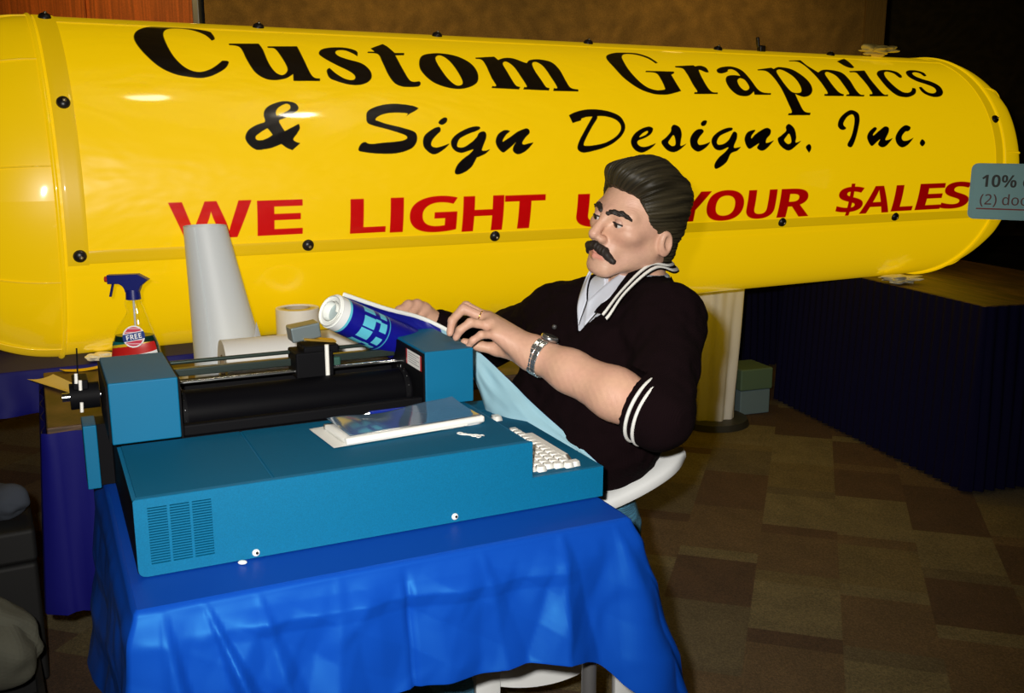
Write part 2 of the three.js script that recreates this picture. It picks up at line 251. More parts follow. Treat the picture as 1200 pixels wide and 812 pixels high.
function drawPrint(ground, ink, red) {
  return canvasTex(TW, THH, (c) => {
    c.fillStyle = ground; c.fillRect(0, 0, TW, THH);
    const X = (s) => (s - S0) / (S1 - S0) * TW, Y = (a) => (A1 - a) / (A1 - A0) * THH;
    c.fillStyle = ink;
    for (const glyph of PRINT_OUTLINES) {
      c.beginPath();
      for (const ring of glyph.split('|')) {
        const P = ring.split(' ').map((q) => { const sharp = q.endsWith('*'), [x, y] = q.replace('*', '').split(',').map(Number); return [X(x / 1000), Y(y / 1000), sharp]; }), n = P.length;
        c.moveTo(P[0][0], P[0][1]);
        for (let i = 0; i < n; i++) {
          const a = P[(i + n - 1) % n], p = P[i], q = P[(i + 1) % n], d = P[(i + 2) % n];
          const c1 = p[2] ? p : [p[0] + (q[0] - a[0]) / 6, p[1] + (q[1] - a[1]) / 6], c2 = q[2] ? q : [q[0] - (d[0] - p[0]) / 6, q[1] - (d[1] - p[1]) / 6];
          c.bezierCurveTo(c1[0], c1[1], c2[0], c2[1], q[0], q[1]);
        }
        c.closePath();
      }
      c.fill('evenodd');
    }
    c.fillStyle = red; c.font = 'bold 200px sans-serif'; c.textBaseline = 'alphabetic';
    for (const [ch, s0, s1, a0, a1] of RED_LETTERS) {
      const m = c.measureText(ch), w = m.actualBoundingBoxLeft + m.actualBoundingBoxRight, h = m.actualBoundingBoxAscent + m.actualBoundingBoxDescent;
      if (ch === 'I') { c.fillRect(X(s0), Y(a1), X(s1) - X(s0), Y(a0) - Y(a1)); continue; }
      c.save(); c.translate(X(s0), Y(a1)); c.scale((X(s1) - X(s0)) / w, (Y(a0) - Y(a1)) / h); c.fillText(ch, m.actualBoundingBoxLeft, m.actualBoundingBoxAscent); c.restore();
    }
  });
}
const printMap = drawPrint('#aa8905', '#0b0507', '#c80306'), glowMap = drawPrint('#ffffff', '#000000', '#8a0000');
const YEL = lin(0.40, 0.25, 0.002), GLOW = lin(0.86, 0.535, 0.0005);   // backlit vinyl: most of its colour is light that comes through
const GL = 0.78;
const vinyl = (glow, extra = {}) => mat(YEL, 0.38, { emissive: GLOW, emissiveIntensity: glow, clearcoat: 0.8, clearcoatRoughness: 0.07, ...extra });
const faceMat = vinyl(GL, { map: printMap, emissiveMap: glowMap, bumpMap: rep(waveBump, 3, 2), bumpScale: 0.004 });
faceMat.color = lin(1, 1, 1);   // the face map carries the yellow itself
const tubeMat = vinyl(GL), capMat = vinyl(GL * 0.85), hemMat = vinyl(GL * 0.66, { color: lin(0.40, 0.25, 0.004), roughness: 0.45, clearcoat: 0.2 }), weltMat = vinyl(GL * 0.9, { color: lin(0.42, 0.26, 0.004) });
const SC = 2.0;
const tube = thing('tube_sign', 'long lit yellow vinyl tube sign with black script, red lettering and domed ends', 'sign', U(SC, TABLE, TUBE_U), TT);
const TP = (s, a, lift = 0) => { const f = a / TUBE_R, r = TUBE_R + lift; return V(s - SC, TUBE_H - TABLE + r * Math.sin(f), r * Math.cos(f)); };
mesh('tube_body', surf((u, v) => TP(lerp(S0, S1, u), lerp(0, 2 * Math.PI * TUBE_R, v), -0.003), 60, 96), tubeMat, tube);
{
  const g = surf((u, v) => TP(lerp(S0, S1, u), lerp(A0, A1, v)), 80, 60, 0);
  const m = mesh('face_panel', g, faceMat, tube); m.userData.label = 'printed yellow vinyl face reading Custom Graphics & Sign Designs, Inc. WE LIGHT UP YOUR $ALES';
}
const bandTop = (s) => -0.129 - 0.0075 * (s - 0.2);   // the bottom hem sinks a little towards the far end
const band = (s0, s1, a0, a1, n = 48) => surf((u, v) => TP(lerp(s0, s1, u), lerp(a0, a1, v), 0.0025), s1 - s0 > 1 ? 60 : 4, a1 - a0 > 0.2 ? n : 4, 0.003);
for (const q of [[0.212, 0.262, -0.168, A1], [3.72, 3.762, -0.192, A1], [0.262, 3.72, 0.585, 0.62]]) mesh('hem_strip', band(...q), hemMat, tube);
mesh('hem_strip', surf((u, v) => { const s = lerp(0.262, 3.72, u), a = bandTop(s); return TP(s, lerp(a - 0.035, a, v), 0.0025); }, 60, 4, 0.003), hemMat, tube);
function capGeo(sAt, len, dir) {
  return surf((u, v) => { // v along the dome, u around
    const t = v * Math.PI / 2, gore = 1 - 0.012 * Math.abs(Math.sin(u * Math.PI * 10)) * Math.sin(t * 2), r = TUBE_R * Math.pow(Math.cos(t), 0.62) * gore, x = len * Math.sin(t), f = dir * u * 2 * Math.PI;
    return V(sAt + dir * x - SC, TUBE_H - TABLE + r * Math.sin(f), r * Math.cos(f));
  }, 100, 32);
}
mesh('end_cap', capGeo(S0, 0.34, -1), capMat, tube);
mesh('end_cap', capGeo(S1, 0.30, 1), capMat, tube);
const ringAt = (s, r) => tubePath(Array.from({ length: 60 }, (_, i) => TP(s, i / 60 * 2 * Math.PI * TUBE_R, 0.001)), r, 120, 8, true);
mesh('welt', ringAt(S0, 0.006), weltMat, tube); mesh('welt', ringAt(S1, 0.006), weltMat, tube);
for (const [s, len, d] of [[S0, 0.34, -1], [S1, 0.30, 1]]) for (let k = 0; k < 10; k++) {
  const f = (k + 0.28) / 10 * 2 * Math.PI, pts = Array.from({ length: 9 }, (_, i) => { const t = i / 9 * Math.PI / 2, r = TUBE_R * Math.pow(Math.cos(t), 0.62) + 0.0005; return V(s + d * len * Math.sin(t) - SC, TUBE_H - TABLE + r * Math.sin(f), r * Math.cos(f)); });
  mesh('gore_seam', tubePath(pts, 0.0022, 24, 5), hemMat, tube);
}
const buttonMat = mat(lin(0.012, 0.01, 0.012), 0.35), rivetMat = mat(lin(0.5, 0.45, 0.35), 0.3, { metalness: 0.9 });
const buttonGeo = lathe([[0.0001, 0.012], [0.007, 0.011], [0.014, 0.007], [0.0165, 0.001], [0.0165, -0.002]], 20);
const spots = [];
for (let k = 0; k < 6; k++) { const s = 0.241 + 0.5875 * k; spots.push([s, bandTop(s) - 0.012]); }
spots.push([0.239, 0.244], [0.238, 0.62], [3.748, 0.218], [3.748, -0.172]);
for (const s of [0.811, 1.386, 1.962, 2.54, 3.12]) spots.push([s, 0.628]);
for (const [s, a] of spots) {
  const p = TP(s, a, 0.004), c = TP(s, a, 0.1).sub(TP(s, a, 0)).normalize();
  const b = mesh('fastener', buttonGeo, buttonMat, tube); b.position.copy(p); b.quaternion.setFromUnitVectors(V(0, 1, 0), c);
  mesh('rivet', new THREE.SphereGeometry(0.0045, 10, 8).translate(0.002, 0.0115, 0), rivetMat, b);
}
// light that leaves the lit face, as one area light in front of it
const tubeLight = new THREE.RectAreaLight(new THREE.Color(1, 0.66, 0.02), 0.10, 3.4, 0.8); tubeLight.name = 'tube_sign_light';
tubeLight.position.copy(U(2.0, TUBE_H, TUBE_U - TUBE_R - 0.03)); tubeLight.lookAt(U(2.0, TUBE_H, 0)); scene.add(tubeLight);

// what lies on top of the tube
function lump(name, label, category, c, r, m, k = 1, flat = 1, freq = 30) {
  const g = new THREE.IcosahedronGeometry(r, 12), p = g.attributes.position;
  for (let i = 0; i < p.count; i++) { const x = p.getX(i), y = p.getY(i), z = p.getZ(i), d = 1 + k * (Math.abs(n3(x * freq + c.x, y * freq, z * freq)) - 0.35) + 0.3 * k * n3(x * freq * 2.3, y * freq * 2.3, z * freq * 2.3 + c.z); p.setXYZ(i, x * d * 1.5, y * d * flat, z * d); }
  g.computeVertexNormals(); const o = mesh(name, g, m); o.position.copy(c); return tag(o, label, category);
}
const onTube = (s, a, lift) => { const f = a / TUBE_R; return U(s, TUBE_H + (TUBE_R + lift) * Math.sin(f), TUBE_U - (TUBE_R + lift) * Math.cos(f)); };
lump('crumpled_plastic', 'small crumpled wad of pale yellow plastic lying on top of the tube sign', 'plastic wad', onTube(3.42, 0.66, 0.026), 0.042, mat(lin(0.55, 0.45, 0.14), 0.4), 0.8, 0.5, 13);
{
  const g = thing('spring_clip', 'small black spring clip gripping the top edge of the tube sign', 'clip', onTube(2.78, 0.66, 0.0), TT);
  mesh('jaw', box(-0.012, 0.016, -0.004, 0.022, -0.012, 0.012, 0.005), buttonMat, g); mesh('handle', box(-0.014, -0.004, 0.018, 0.055, -0.008, 0.006, 0.003).rotateZ(0.2), buttonMat, g);
}

// ---------------------------------------------------------------- tables, posts and stores round the tube
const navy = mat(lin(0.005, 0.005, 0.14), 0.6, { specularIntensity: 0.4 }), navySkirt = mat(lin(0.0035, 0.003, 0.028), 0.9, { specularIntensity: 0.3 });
const tableTop = mat(0xffffff, 0.6, { map: dataTex(256, 256, (u, v) => { const f = 0.8 + 0.3 * loop3(u * 1, v * 0.2, 4) + 0.25 * (rnd() - 0.5); return [92 * f, 66 * f, 44 * f]; }) });
const steel = mat(lin(0.35, 0.35, 0.36), 0.35, { metalness: 0.8 });
// pleated skirt along a polyline of local points, hanging from y = top to y = bottom
function skirt(pts, top, bottom, pleat = 0.05, amp = 0.012, sway = 0.02) {
  const L = [0]; for (let i = 1; i < pts.length; i++) L.push(L[i - 1] + Math.hypot(pts[i][0] - pts[i - 1][0], pts[i][1] - pts[i - 1][1]));
  const T = L[L.length - 1], n = Math.ceil(T / pleat * 8);
  return surf((u, v) => {
    const q = u * T; let i = 1; while (i < L.length - 1 && L[i] < q) i++;
    const k = (q - L[i - 1]) / (L[i] - L[i - 1]), x = lerp(pts[i - 1][0], pts[i][0], k), z = lerp(pts[i - 1][1], pts[i][1], k), dx = (pts[i][0] - pts[i - 1][0]) / (L[i] - L[i - 1]), dz = (pts[i][1] - pts[i - 1][1]) / (L[i] - L[i - 1]);
    const o = amp * (0.3 + 0.7 * v) * Math.sin(q / pleat * 6.2832 + 0.8 * n3(q * 3, v, 1)) + sway * v + 0.002;
    return V(x - dz * o, lerp(top, bottom, v), z + dx * o);
  }, n, 10, 0.0015);
}
function skirtedTable(label, pos, turn, w, d, topMat, skirtMat, drop = 0.012, pleat = 0.05) {
  const g = thing('skirted_table', label, 'table', pos, turn);
  mesh('table_top', box(-w / 2, w / 2, TABLE - 0.025, TABLE - 0.001, -d / 2, d / 2, 0.005), topMat, g);
  mesh('table_skirt', skirt([[-w / 2, -d / 2], [-w / 2, d / 2], [w / 2, d / 2], [w / 2, -d / 2]], TABLE - 0.004, drop, pleat), skirtMat, g);
  for (const sx of [-1, 1]) for (const sz of [-1, 1]) mesh('leg', new THREE.CylinderGeometry(0.014, 0.014, TABLE - 0.025, 10).translate(sx * (w / 2 - 0.08), (TABLE - 0.025) / 2, sz * (d / 2 - 0.08)), steel, g);
  return g;
}
skirtedTable('table under a deep blue plastic cover carrying the plotter end of the tube sign', U(0.95, 0, 3.36), TT, 2.9, 0.78, navy, navy, 0.62, 0.16);
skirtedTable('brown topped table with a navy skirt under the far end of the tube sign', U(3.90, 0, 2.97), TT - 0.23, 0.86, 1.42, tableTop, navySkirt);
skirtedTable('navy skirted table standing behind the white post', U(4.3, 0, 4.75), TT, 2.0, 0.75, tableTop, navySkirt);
{ // white cloth covered post under the tube
  const g = thing('draped_post', 'white cloth draped support post under the tube sign', 'post', U(3.07, 0, 3.61), TT - 0.3);
  const cloth = mat(lin(0.82, 0.80, 0.74), 0.8);
  mesh('cloth', surf((u, v) => { const a = u * 2 * Math.PI, r = lerp(0.105, 0.135, v) + 0.010 * Math.sin(a * 7 + 1.5 * v) + 0.006 * Math.sin(a * 12 - v * 3); return V(Math.cos(a) * r, lerp(0.03, 0.87, v), -Math.sin(a) * r * 0.8); }, 96, 24), cloth, g);
  mesh('base_plate', new THREE.CylinderGeometry(0.17, 0.18, 0.028, 32).translate(0, 0.016, 0), mat(lin(0.03, 0.03, 0.025), 0.5), g);
}
{
  const g = thing('storage_box', 'grey green storage box with a lid on the carpet beside the white post', 'box', U(3.36, 0, 3.70), TT - 0.15);
  mesh('body', box(-0.085, 0.085, 0.002, 0.125, -0.09, 0.09, 0.006), mat(lin(0.16, 0.24, 0.27), 0.7), g);
  mesh('lid', box(-0.092, 0.092, 0.127, 0.235, -0.097, 0.097, 0.008), mat(lin(0.10, 0.17, 0.10), 0.7), g);
}
lump('crumpled_paper', 'crumpled white paper tucked under the far end of the tube sign', 'paper', U(3.50, TABLE + 0.020, 2.93), 0.05, mat(lin(0.7, 0.68, 0.55), 0.6), 0.8, 0.3, 14);
{ // price sign on a stand
  const g = thing('price_sign', 'pale blue rounded price sign reading 10% off on a thin floor stand', 'sign', V(1.893, 0, -3.427), -0.49);
  const w = 0.61, h = 0.194, yb = 1.076, sh = new THREE.Shape(), r = 0.025, x0 = -w / 2, x1 = w / 2;
  sh.moveTo(x0 + r, 0); sh.lineTo(x1 - r, 0); sh.quadraticCurveTo(x1, 0, x1, r); sh.lineTo(x1, h - r); sh.quadraticCurveTo(x1, h, x1 - r, h); sh.lineTo(x0 + r, h); sh.quadraticCurveTo(x0, h, x0, h - r); sh.lineTo(x0, r); sh.quadraticCurveTo(x0, 0, x0 + r, 0);
  mesh('board', new THREE.ExtrudeGeometry(sh, { depth: 0.012, bevelEnabled: false }).translate(0, yb, -0.006), mat(lin(0.28, 0.60, 0.72), 0.5), g);
  const t = canvasTex(1024, 320, (c) => {
    c.fillStyle = '#92cfe0'; c.fillRect(0, 0, 1024, 320); c.fillStyle = '#0c1a14'; c.font = 'bold 102px sans-serif'; c.fillText('10% off', 34, 132);
    c.fillStyle = '#5a1418'; c.font = '88px sans-serif'; c.fillText('(2) doors', 34, 240); c.fillStyle = '#8a1414'; c.fillRect(20, 262, 980, 8);
  });
  mesh('printed_face', new THREE.PlaneGeometry(w - 0.03, h - 0.012).translate(0, yb + h / 2, 0.0072), mat(0xffffff, 0.5, { map: t }), g);
  mesh('stand_pole', new THREE.CylinderGeometry(0.008, 0.008, yb + 0.05, 12).translate(0.2, (yb + 0.05) / 2 + 0.006, -0.015), steel, g);
  mesh('stand_base', new THREE.CylinderGeometry(0.10, 0.11, 0.014, 28).translate(0.2, 0.008, -0.015), steel, g);
}
// brown work table behind the plotter with its blue cover
{
  const g = thing('work_table', 'brown work table with vinyl rolls and a spray bottle, navy cover hanging at its end', 'table', K(0.62, 0, 1.18), TH);
  const w = 1.46, d = 0.57;
  mesh('table_top', box(-w / 2, w / 2, TABLE - 0.03, TABLE, -d / 2, d / 2, 0.004), tableTop, g);
  mesh('hanging_cover', skirt([[-w / 2 - 0.004, -d / 2], [-w / 2 - 0.004, d / 2 + 0.004], [0.2, d / 2 + 0.004]], TABLE - 0.012, 0.30, 0.13, 0.016, 0.02), navy, g);
  for (const sx of [-1, 1]) for (const sz of [-1, 1]) mesh('leg', new THREE.CylinderGeometry(0.014, 0.014, TABLE - 0.03, 10).translate(sx * (w / 2 - 0.08), (TABLE - 0.03) / 2, sz * (d / 2 - 0.06)), steel, g);
}
// dark things on the floor at the left
{
  const m = mat(lin(0.006, 0.006, 0.006), 0.7);
  const g = thing('equipment_case', 'tall black equipment case carrying a grey bundle, left of the brown work table', 'case', U(-0.10, 0, 2.73), TT);
  mesh('case_body', box(-0.17, 0.17, 0.004, 0.33, -0.13, 0.13, 0.012), m, g); mesh('case_lid', box(-0.172, 0.172, 0.333, 0.42, -0.132, 0.132, 0.012), m, g); mesh('handle', tubePath([V(-0.07, 0.2, 0.13), V(-0.05, 0.22, 0.15), V(0.05, 0.22, 0.15), V(0.07, 0.2, 0.13)], 0.008, 20), m, g);
  const c = thing('low_crate', 'low black crate under the grey canvas sack', 'crate', U(-0.10, 0, 2.42), TT);
  mesh('crate_floor', box(-0.15, 0.15, 0.004, 0.02, -0.12, 0.12), m, c); for (const [q, w] of [[-0.112, 0], [0.112, 0]]) mesh('crate_side', box(-0.15, 0.15, 0.02, 0.12, q - 0.008, q + 0.008, 0.003), m, c); for (const q of [-0.142, 0.142]) mesh('crate_side', box(q - 0.008, q + 0.008, 0.02, 0.12, -0.104, 0.104, 0.003), m, c);
}
{ const p = U(-0.10, 0.235, 2.42); lump('canvas_sack', 'grey canvas sack slumped on a low black crate', 'sack', p, 0.115, mat(lin(0.10, 0.10, 0.075), 0.95), 0.22, 1.0, 5); }
lump('grey_bundle', 'small blue grey cloth bundle lying on the tall black equipment case', 'bundle', U(0.0, 0.468, 2.70), 0.048, mat(lin(0.05, 0.06, 0.08), 0.9), 0.3, 1.0, 9);

// ---------------------------------------------------------------- the plotter's table and its blue plastic cover
const E0 = -0.012, E1 = 0.775, B0 = -0.10, B1 = 0.62;
{
  const g = thing('folding_table', 'folding table hidden under the bright blue plastic cover', 'table', K(0.38, 0, 0.26), TH);
  mesh('table_top', box(-0.385, 0.388, TABLE - 0.03, TABLE - 0.004, -0.355, 0.355, 0.004), tableTop, g);
  for (const sx of [-1, 1]) for (const sz of [-1, 1]) mesh('leg', new THREE.CylinderGeometry(0.014, 0.014, TABLE - 0.03, 10).translate(sx * 0.36, (TABLE - 0.03) / 2, sz * 0.30), steel, g);
}
{
  const bluePlastic = mat(lin(0.003, 0.050, 0.36), 0.48, { specularIntensity: 0.8, specularColor: lin(0.12, 0.65, 0.9) });
  const LL = B1 - B0, LF = E1 - E0, T = LL * 2 + LF, R0 = 0.006;
  const cloth = (q, v) => { // q along the rim in metres, v down from 0 to 1; returns local (e, drop, b)
    const cl = LL, cr = LL + LF, k1 = sstep(cl - 0.05, cl + 0.05, q), k2 = sstep(cr - 0.05, cr + 0.05, q);
    const ang = (k1 + k2) * Math.PI / 2, nx = -Math.cos(ang), nb = -Math.sin(ang);
    const e = q < cl ? E0 : q < cr ? E0 + (q - cl) : E1, b = q < cl ? B1 - q : q < cr ? B0 : B0 + (q - cr);
    const f = e, front = sstep(cl - 0.02, cl + 0.03, q) * (1 - sstep(cr - 0.03, cr + 0.02, q));
    let L = q < cl ? lerp(0.40, 0.36, q / cl) : q < cr ? lerp(0.36, 0.192, sstep(0.0, 0.36, e)) + 0.02 * sstep(0.55, 0.74, e) : 0.30;
    L += 0.10 * Math.exp(-Math.pow((q - cr - 0.01) / 0.07, 2)) + 0.05 * Math.exp(-Math.pow((q - cl) / 0.08, 2));
    const d = v * L, k = d / 0.2;
    let o = (q < cl ? 0.012 : lerp(0.034, 0.030, sstep(cr - 0.06, cr + 0.03, q))) * k;
    // flat facets that meet in sharp packing creases: triangle waves in several directions
    const tri = (x) => Math.abs(((x % 1) + 1) % 1 - 0.5) * 2, in1 = sstep(0.004, 0.05, d);
    o += in1 * (0.0075 * tri((f * 0.94 + d * 0.34) / 0.155 + 0.05) + 0.0050 * tri((f * 0.5 - d * 0.86) / 0.105 + 0.3) + 0.0032 * tri((f * 0.8 + d * 0.6) / 0.062 + 0.6) * sstep(0.2, 0.6, n3(f * 5, d * 6, 2) + 0.5));
    const px = Math.abs(f - 0.372), py = Math.abs(d - 0.050 - 0.03 * (f - 0.372));
    o += front * (0.006 * Math.min(1, px / 0.05) * in1 - 0.005 * Math.max(0, 1 - px / 0.009) * in1 + 0.005 * Math.max(0, 1 - py / 0.02) * sstep(0.36, 0.2, px));
    const fold = (at, lean, w, h) => { const x = (f - at - lean * d) / (w * (0.12 + k)); o += front * h * k * Math.max(0, 1 - Math.abs(x)); };
    fold(0.645, -0.12, 0.060, 0.034); fold(0.745, 0.10, 0.030, 0.022); fold(0.02, 0.1, 0.022, 0.030); fold(0.075, 0.35, 0.022, 0.030); fold(0.15, 0.2, 0.03, 0.018); fold(0.27, -0.12, 0.05, 0.014); fold(0.50, 0.12, 0.04, 0.012);
    // the corners stand out in a cone
    o += 0.020 * k * Math.exp(-Math.pow((q - cr - 0.005) / 0.05, 2)) + 0.012 * k * Math.exp(-Math.pow((q - cl) / 0.05, 2));
    if (q < cl) o += 0.006 * k * (1 + Math.sin(q * 16));
    if (q > cr) o += 0.010 * k * tri((q - cr) / 0.16);
    o += 0.0015 * n3(q * 14, d * 10, 3) * in1;
    const rr = Math.min(d, R0), bend = rr / R0; // rounded table edge
    return [e + nx * (R0 * Math.sin(bend * Math.PI / 2) + Math.max(0, o)) , d, b + nb * (R0 * Math.sin(bend * Math.PI / 2) + Math.max(0, o))];
  };
  const skirtGeo = surf((u, v) => { const [e, d, b] = cloth(u * T, v * v * 0.25 + v * 0.75); return V(e - 0.38, TABLE + 0.001 - d, -(b - 0.26)); }, 460, 70, 0.0008);
  const topGeo = surf((u, v) => V(lerp(E0, E1, u) - 0.38, TABLE + 0.001, -(lerp(B0, B1, v) - 0.26)), 40, 40);
  const o = mesh('plastic_tablecloth', merge([skirtGeo, topGeo]), bluePlastic); o.position.copy(K(0.38, 0, 0.26)); o.rotation.y = TH;
  tag(o, 'bright blue creased plastic tablecloth hanging over the front of the plotter table', 'tablecloth');
}

// ---------------------------------------------------------------- the sign plotter
const DECK = 0.120, LOW = 0.056;
const teal = mat(0xffffff, 0.55, { map: rep(dataTex(256, 256, () => { const f = 0.94 + 0.12 * rnd(); return [0, 101 * f, 141 * f]; }), 4, 4), specularIntensity: 0.5 });
const tealDeck = mat(0xffffff, 0.7, { map: rep(dataTex(256, 256, () => { const f = 0.9 + 0.2 * rnd(); return [6 * f, 88 * f, 122 * f]; }), 4, 4), specularIntensity: 0.25 });
const blackMat = mat(lin(0.004, 0.004, 0.005), 0.6, { specularIntensity: 0.15 }), rubber = mat(lin(0.002, 0.002, 0.003), 0.5, { specularIntensity: 0.1 }), chrome = mat(lin(0.6, 0.62, 0.62), 0.2, { metalness: 1 }), whitePlastic = mat(lin(0.80, 0.79, 0.74), 0.45);
const plot = thing('sign_plotter', 'teal vinyl cutting plotter with black drum, keyboard and vent grille on blue tablecloth', 'plotter', K(0, TABLE + 0.003, 0), TH);
{
  const sh = new THREE.Shape(), r = 0.014;
  sh.moveTo(r, 0); sh.lineTo(0.785, 0); sh.lineTo(0.785, LOW); sh.lineTo(0.644, LOW); sh.lineTo(0.644, DECK); sh.lineTo(0.004, DECK); sh.quadraticCurveTo(0, DECK, 0, DECK - 0.004); sh.lineTo(0, r); sh.quadraticCurveTo(0, 0, r, 0);
  for (const [a, b] of [[0.019, 0.046], [0.050, 0.0775], [0.0815, 0.109]]) { const h = new THREE.Path(); h.moveTo(a, 0.018); h.lineTo(b, 0.018); h.lineTo(b, 0.106); h.lineTo(a, 0.106); h.closePath(); sh.holes.push(h); }
  const fp = mesh('front_panel', new THREE.ExtrudeGeometry(sh, { depth: 0.008, bevelEnabled: false, curveSegments: 8 }).translate(0, 0, -0.008), teal, plot);
  const slats = []; for (const [a, b] of [[0.019, 0.046], [0.050, 0.0775], [0.0815, 0.109]]) for (let k = 0; k < 21; k++) slats.push(box(a - 0.001, b + 0.001, 0.0195 + k * 0.0041, 0.0216 + k * 0.0041, -0.007, -0.0015));
  const vs = mesh('vent_slats', merge(slats), teal, fp); vs.userData.kind = 'stuff'; vs.userData.label = 'three columns of fine vent slats';
  mesh('chassis', merge([box(0.008, 0.636, 0.003, 0.104, -0.49, -0.03), box(0.644, 0.778, 0.003, LOW - 0.01, -0.49, -0.012)]), blackMat, plot);
  mesh('deck', box(0.0, 0.644, DECK - 0.012, DECK - 0.003, -0.285, -0.008), teal, plot);
  mesh('deck_panel', box(0.006, 0.203, DECK - 0.003, DECK, -0.28, -0.012, 0.0014), tealDeck, plot);
  mesh('deck_panel', box(0.2065, 0.638, DECK - 0.003, DECK, -0.28, -0.012, 0.0014), tealDeck, plot);
  mesh('front_lip', box(0.003, 0.642, DECK - 0.003, DECK + 0.0004, -0.012, -0.001, 0.001), teal, plot);
  mesh('side_panel', box(0, 0.007, 0.004, DECK - 0.004, -0.50, -0.008), blackMat, plot);
  mesh('rear_bracket', box(-0.025, 0.0, 0.002, DECK - 0.002, -0.498, -0.44), blackMat, plot);
  mesh('rear_flange', box(-0.047, -0.024, 0.0, DECK, -0.50, -0.428, 0.002), teal, plot);
  mesh('step_panel', box(0.637, 0.644, LOW - 0.01, DECK - 0.004, -0.42, -0.008), teal, plot);
  mesh('keyboard_deck', box(0.644, 0.785, LOW - 0.008, LOW, -0.42, -0.008), tealDeck, plot);
  mesh('side_panel', box(0.778, 0.785, 0, LOW - 0.008, -0.42, -0.008), teal, plot);
  mesh('rear_deck', box(0.644, 0.785, 0.0, LOW, -0.50, -0.42, 0.003), teal, plot);
  // the two end housings
  for (const [a, b, nm] of [[-0.006, 0.106, 'end_housing'], [0.557, 0.657, 'end_housing']]) mesh(nm, box(a, b, DECK + 0.0005, DECK + 0.108, -0.505, -0.285, 0.0025), teal, plot);
  mesh('cheek_plate', box(0.1062, 0.1095, DECK - 0.002, DECK + 0.104, -0.50, -0.287), blackMat, plot);
  mesh('cheek_plate', box(0.5535, 0.5568, DECK - 0.002, DECK + 0.104, -0.50, -0.287), blackMat, plot);
  mesh('cheek_plate', box(-0.010, -0.0062, DECK + 0.004, DECK + 0.102, -0.50, -0.29), blackMat, plot);
  mesh('trough', merge([box(0.11, 0.553, 0.09, DECK - 0.001, -0.50, -0.286), box(0.11, 0.553, DECK - 0.001, DECK + 0.02, -0.306, -0.288, 0.004), box(0.11, 0.553, DECK - 0.001, DECK + 0.052, -0.50, -0.478)]), blackMat, plot);
  mesh('drum', cylBetween(V(0.112, DECK + 0.014, -0.385), V(0.551, DECK + 0.014, -0.385), 0.043, 0.043, 40), rubber, plot);
  for (const [x0, x1] of [[0.116, 0.126], [0.537, 0.547]]) { // sprocket wheels with their pins
    const w = mesh('sprocket', cylBetween(V(x0, DECK + 0.014, -0.385), V(x1, DECK + 0.014, -0.385), 0.0455, 0.0455, 40), blackMat, plot);
    for (let k = 0; k < 16; k++) { const a = k / 16 * 6.2832, x = (x0 + x1) / 2; mesh('pin', cylBetween(V(x, DECK + 0.014 + Math.cos(a) * 0.045, -0.385 + Math.sin(a) * 0.045), V(x, DECK + 0.014 + Math.cos(a) * 0.050, -0.385 + Math.sin(a) * 0.050), 0.0016, 0.001, 6), chrome, w); }
  }
  mesh('guide_rod', cylBetween(V(0.11, 0.184, -0.42), V(0.553, 0.184, -0.42), 0.0045), chrome, plot);
  mesh('guide_rod', cylBetween(V(0.11, 0.214, -0.462), V(0.553, 0.214, -0.462), 0.004), mat(lin(0.04, 0.06, 0.05), 0.3, { metalness: 0.6 }), plot);
  mesh('carriage_rail', box(0.11, 0.553, 0.188, 0.203, -0.468, -0.452, 0.002), mat(lin(0.03, 0.045, 0.04), 0.35, { metalness: 0.5 }), plot);
  const car = new THREE.Group(); car.name = 'carriage'; plot.add(car);
  mesh('block', box(0.338, 0.412, 0.170, 0.222, -0.476, -0.405, 0.004), blackMat, car);
  mesh('clamp', box(0.355, 0.425, 0.215, 0.232, -0.470, -0.41, 0.004), blackMat, car);
  mesh('solenoid', box(-0.029, 0.029, -0.015, 0.015, -0.022, 0.022, 0.003).rotateZ(0.13).translate(0.368, 0.254, -0.46), mat(lin(0.22, 0.27, 0.28), 0.35, { metalness: 0.6 }), car);
  mesh('spring_plate', box(-0.03, 0.034, -0.002, 0.002, -0.013, 0.013).rotateZ(-0.16).translate(0.392, 0.238, -0.445), mat(lin(0.55, 0.33, 0.05), 0.35, { metalness: 0.7 }), car);
  mesh('blade_holder', cylBetween(V(0.397, 0.172, -0.398), V(0.397, 0.236, -0.398), 0.0042), whitePlastic, car);
  mesh('arm', box(0.40, 0.436, 0.180, 0.200, -0.47, -0.44, 0.004), mat(lin(0.02, 0.08, 0.06), 0.5), car);
  const lab = canvasTex(128, 48, (c) => { c.fillStyle = '#f4f2ec'; c.fillRect(0, 0, 128, 48); c.fillStyle = '#c41e24'; c.fillRect(0, 0, 10, 48); c.fillRect(116, 0, 12, 48); c.fillStyle = '#9a9a98'; for (let k = 0; k < 5; k++) c.fillRect(18, 8 + k * 7, 90 - (k % 2) * 20, 2); });
  mesh('warning_label', new THREE.PlaneGeometry(0.088, 0.030).rotateY(-Math.PI / 2).translate(0.5528, 0.203, -0.338), mat(0xffffff, 0.4, { map: lab }), plot);
  // hand wheel and pins at the outer end
  const kn = mesh('hand_wheel', cylBetween(V(-0.062, 0.165, -0.478), V(-0.012, 0.165, -0.478), 0.024, 0.024, 24), blackMat, plot);
  mesh('shaft', cylBetween(V(-0.075, 0.165, -0.478), V(-0.010, 0.165, -0.478), 0.008), chrome, kn);
  mesh('lock_lever', merge([box(-0.056, -0.030, 0.182, 0.20, -0.51, -0.45, 0.003), cylBetween(V(-0.046, 0.19, -0.49), V(-0.043, 0.252, -0.49), 0.0014)]), blackMat, plot);
  for (const [x, y] of [[-0.050, 0.196], [-0.044, 0.183], [-0.045, 0.142]]) mesh('peg', cylBetween(V(x, y, -0.448), V(x + 0.001, y + 0.018, -0.449), 0.003), whitePlastic, plot);
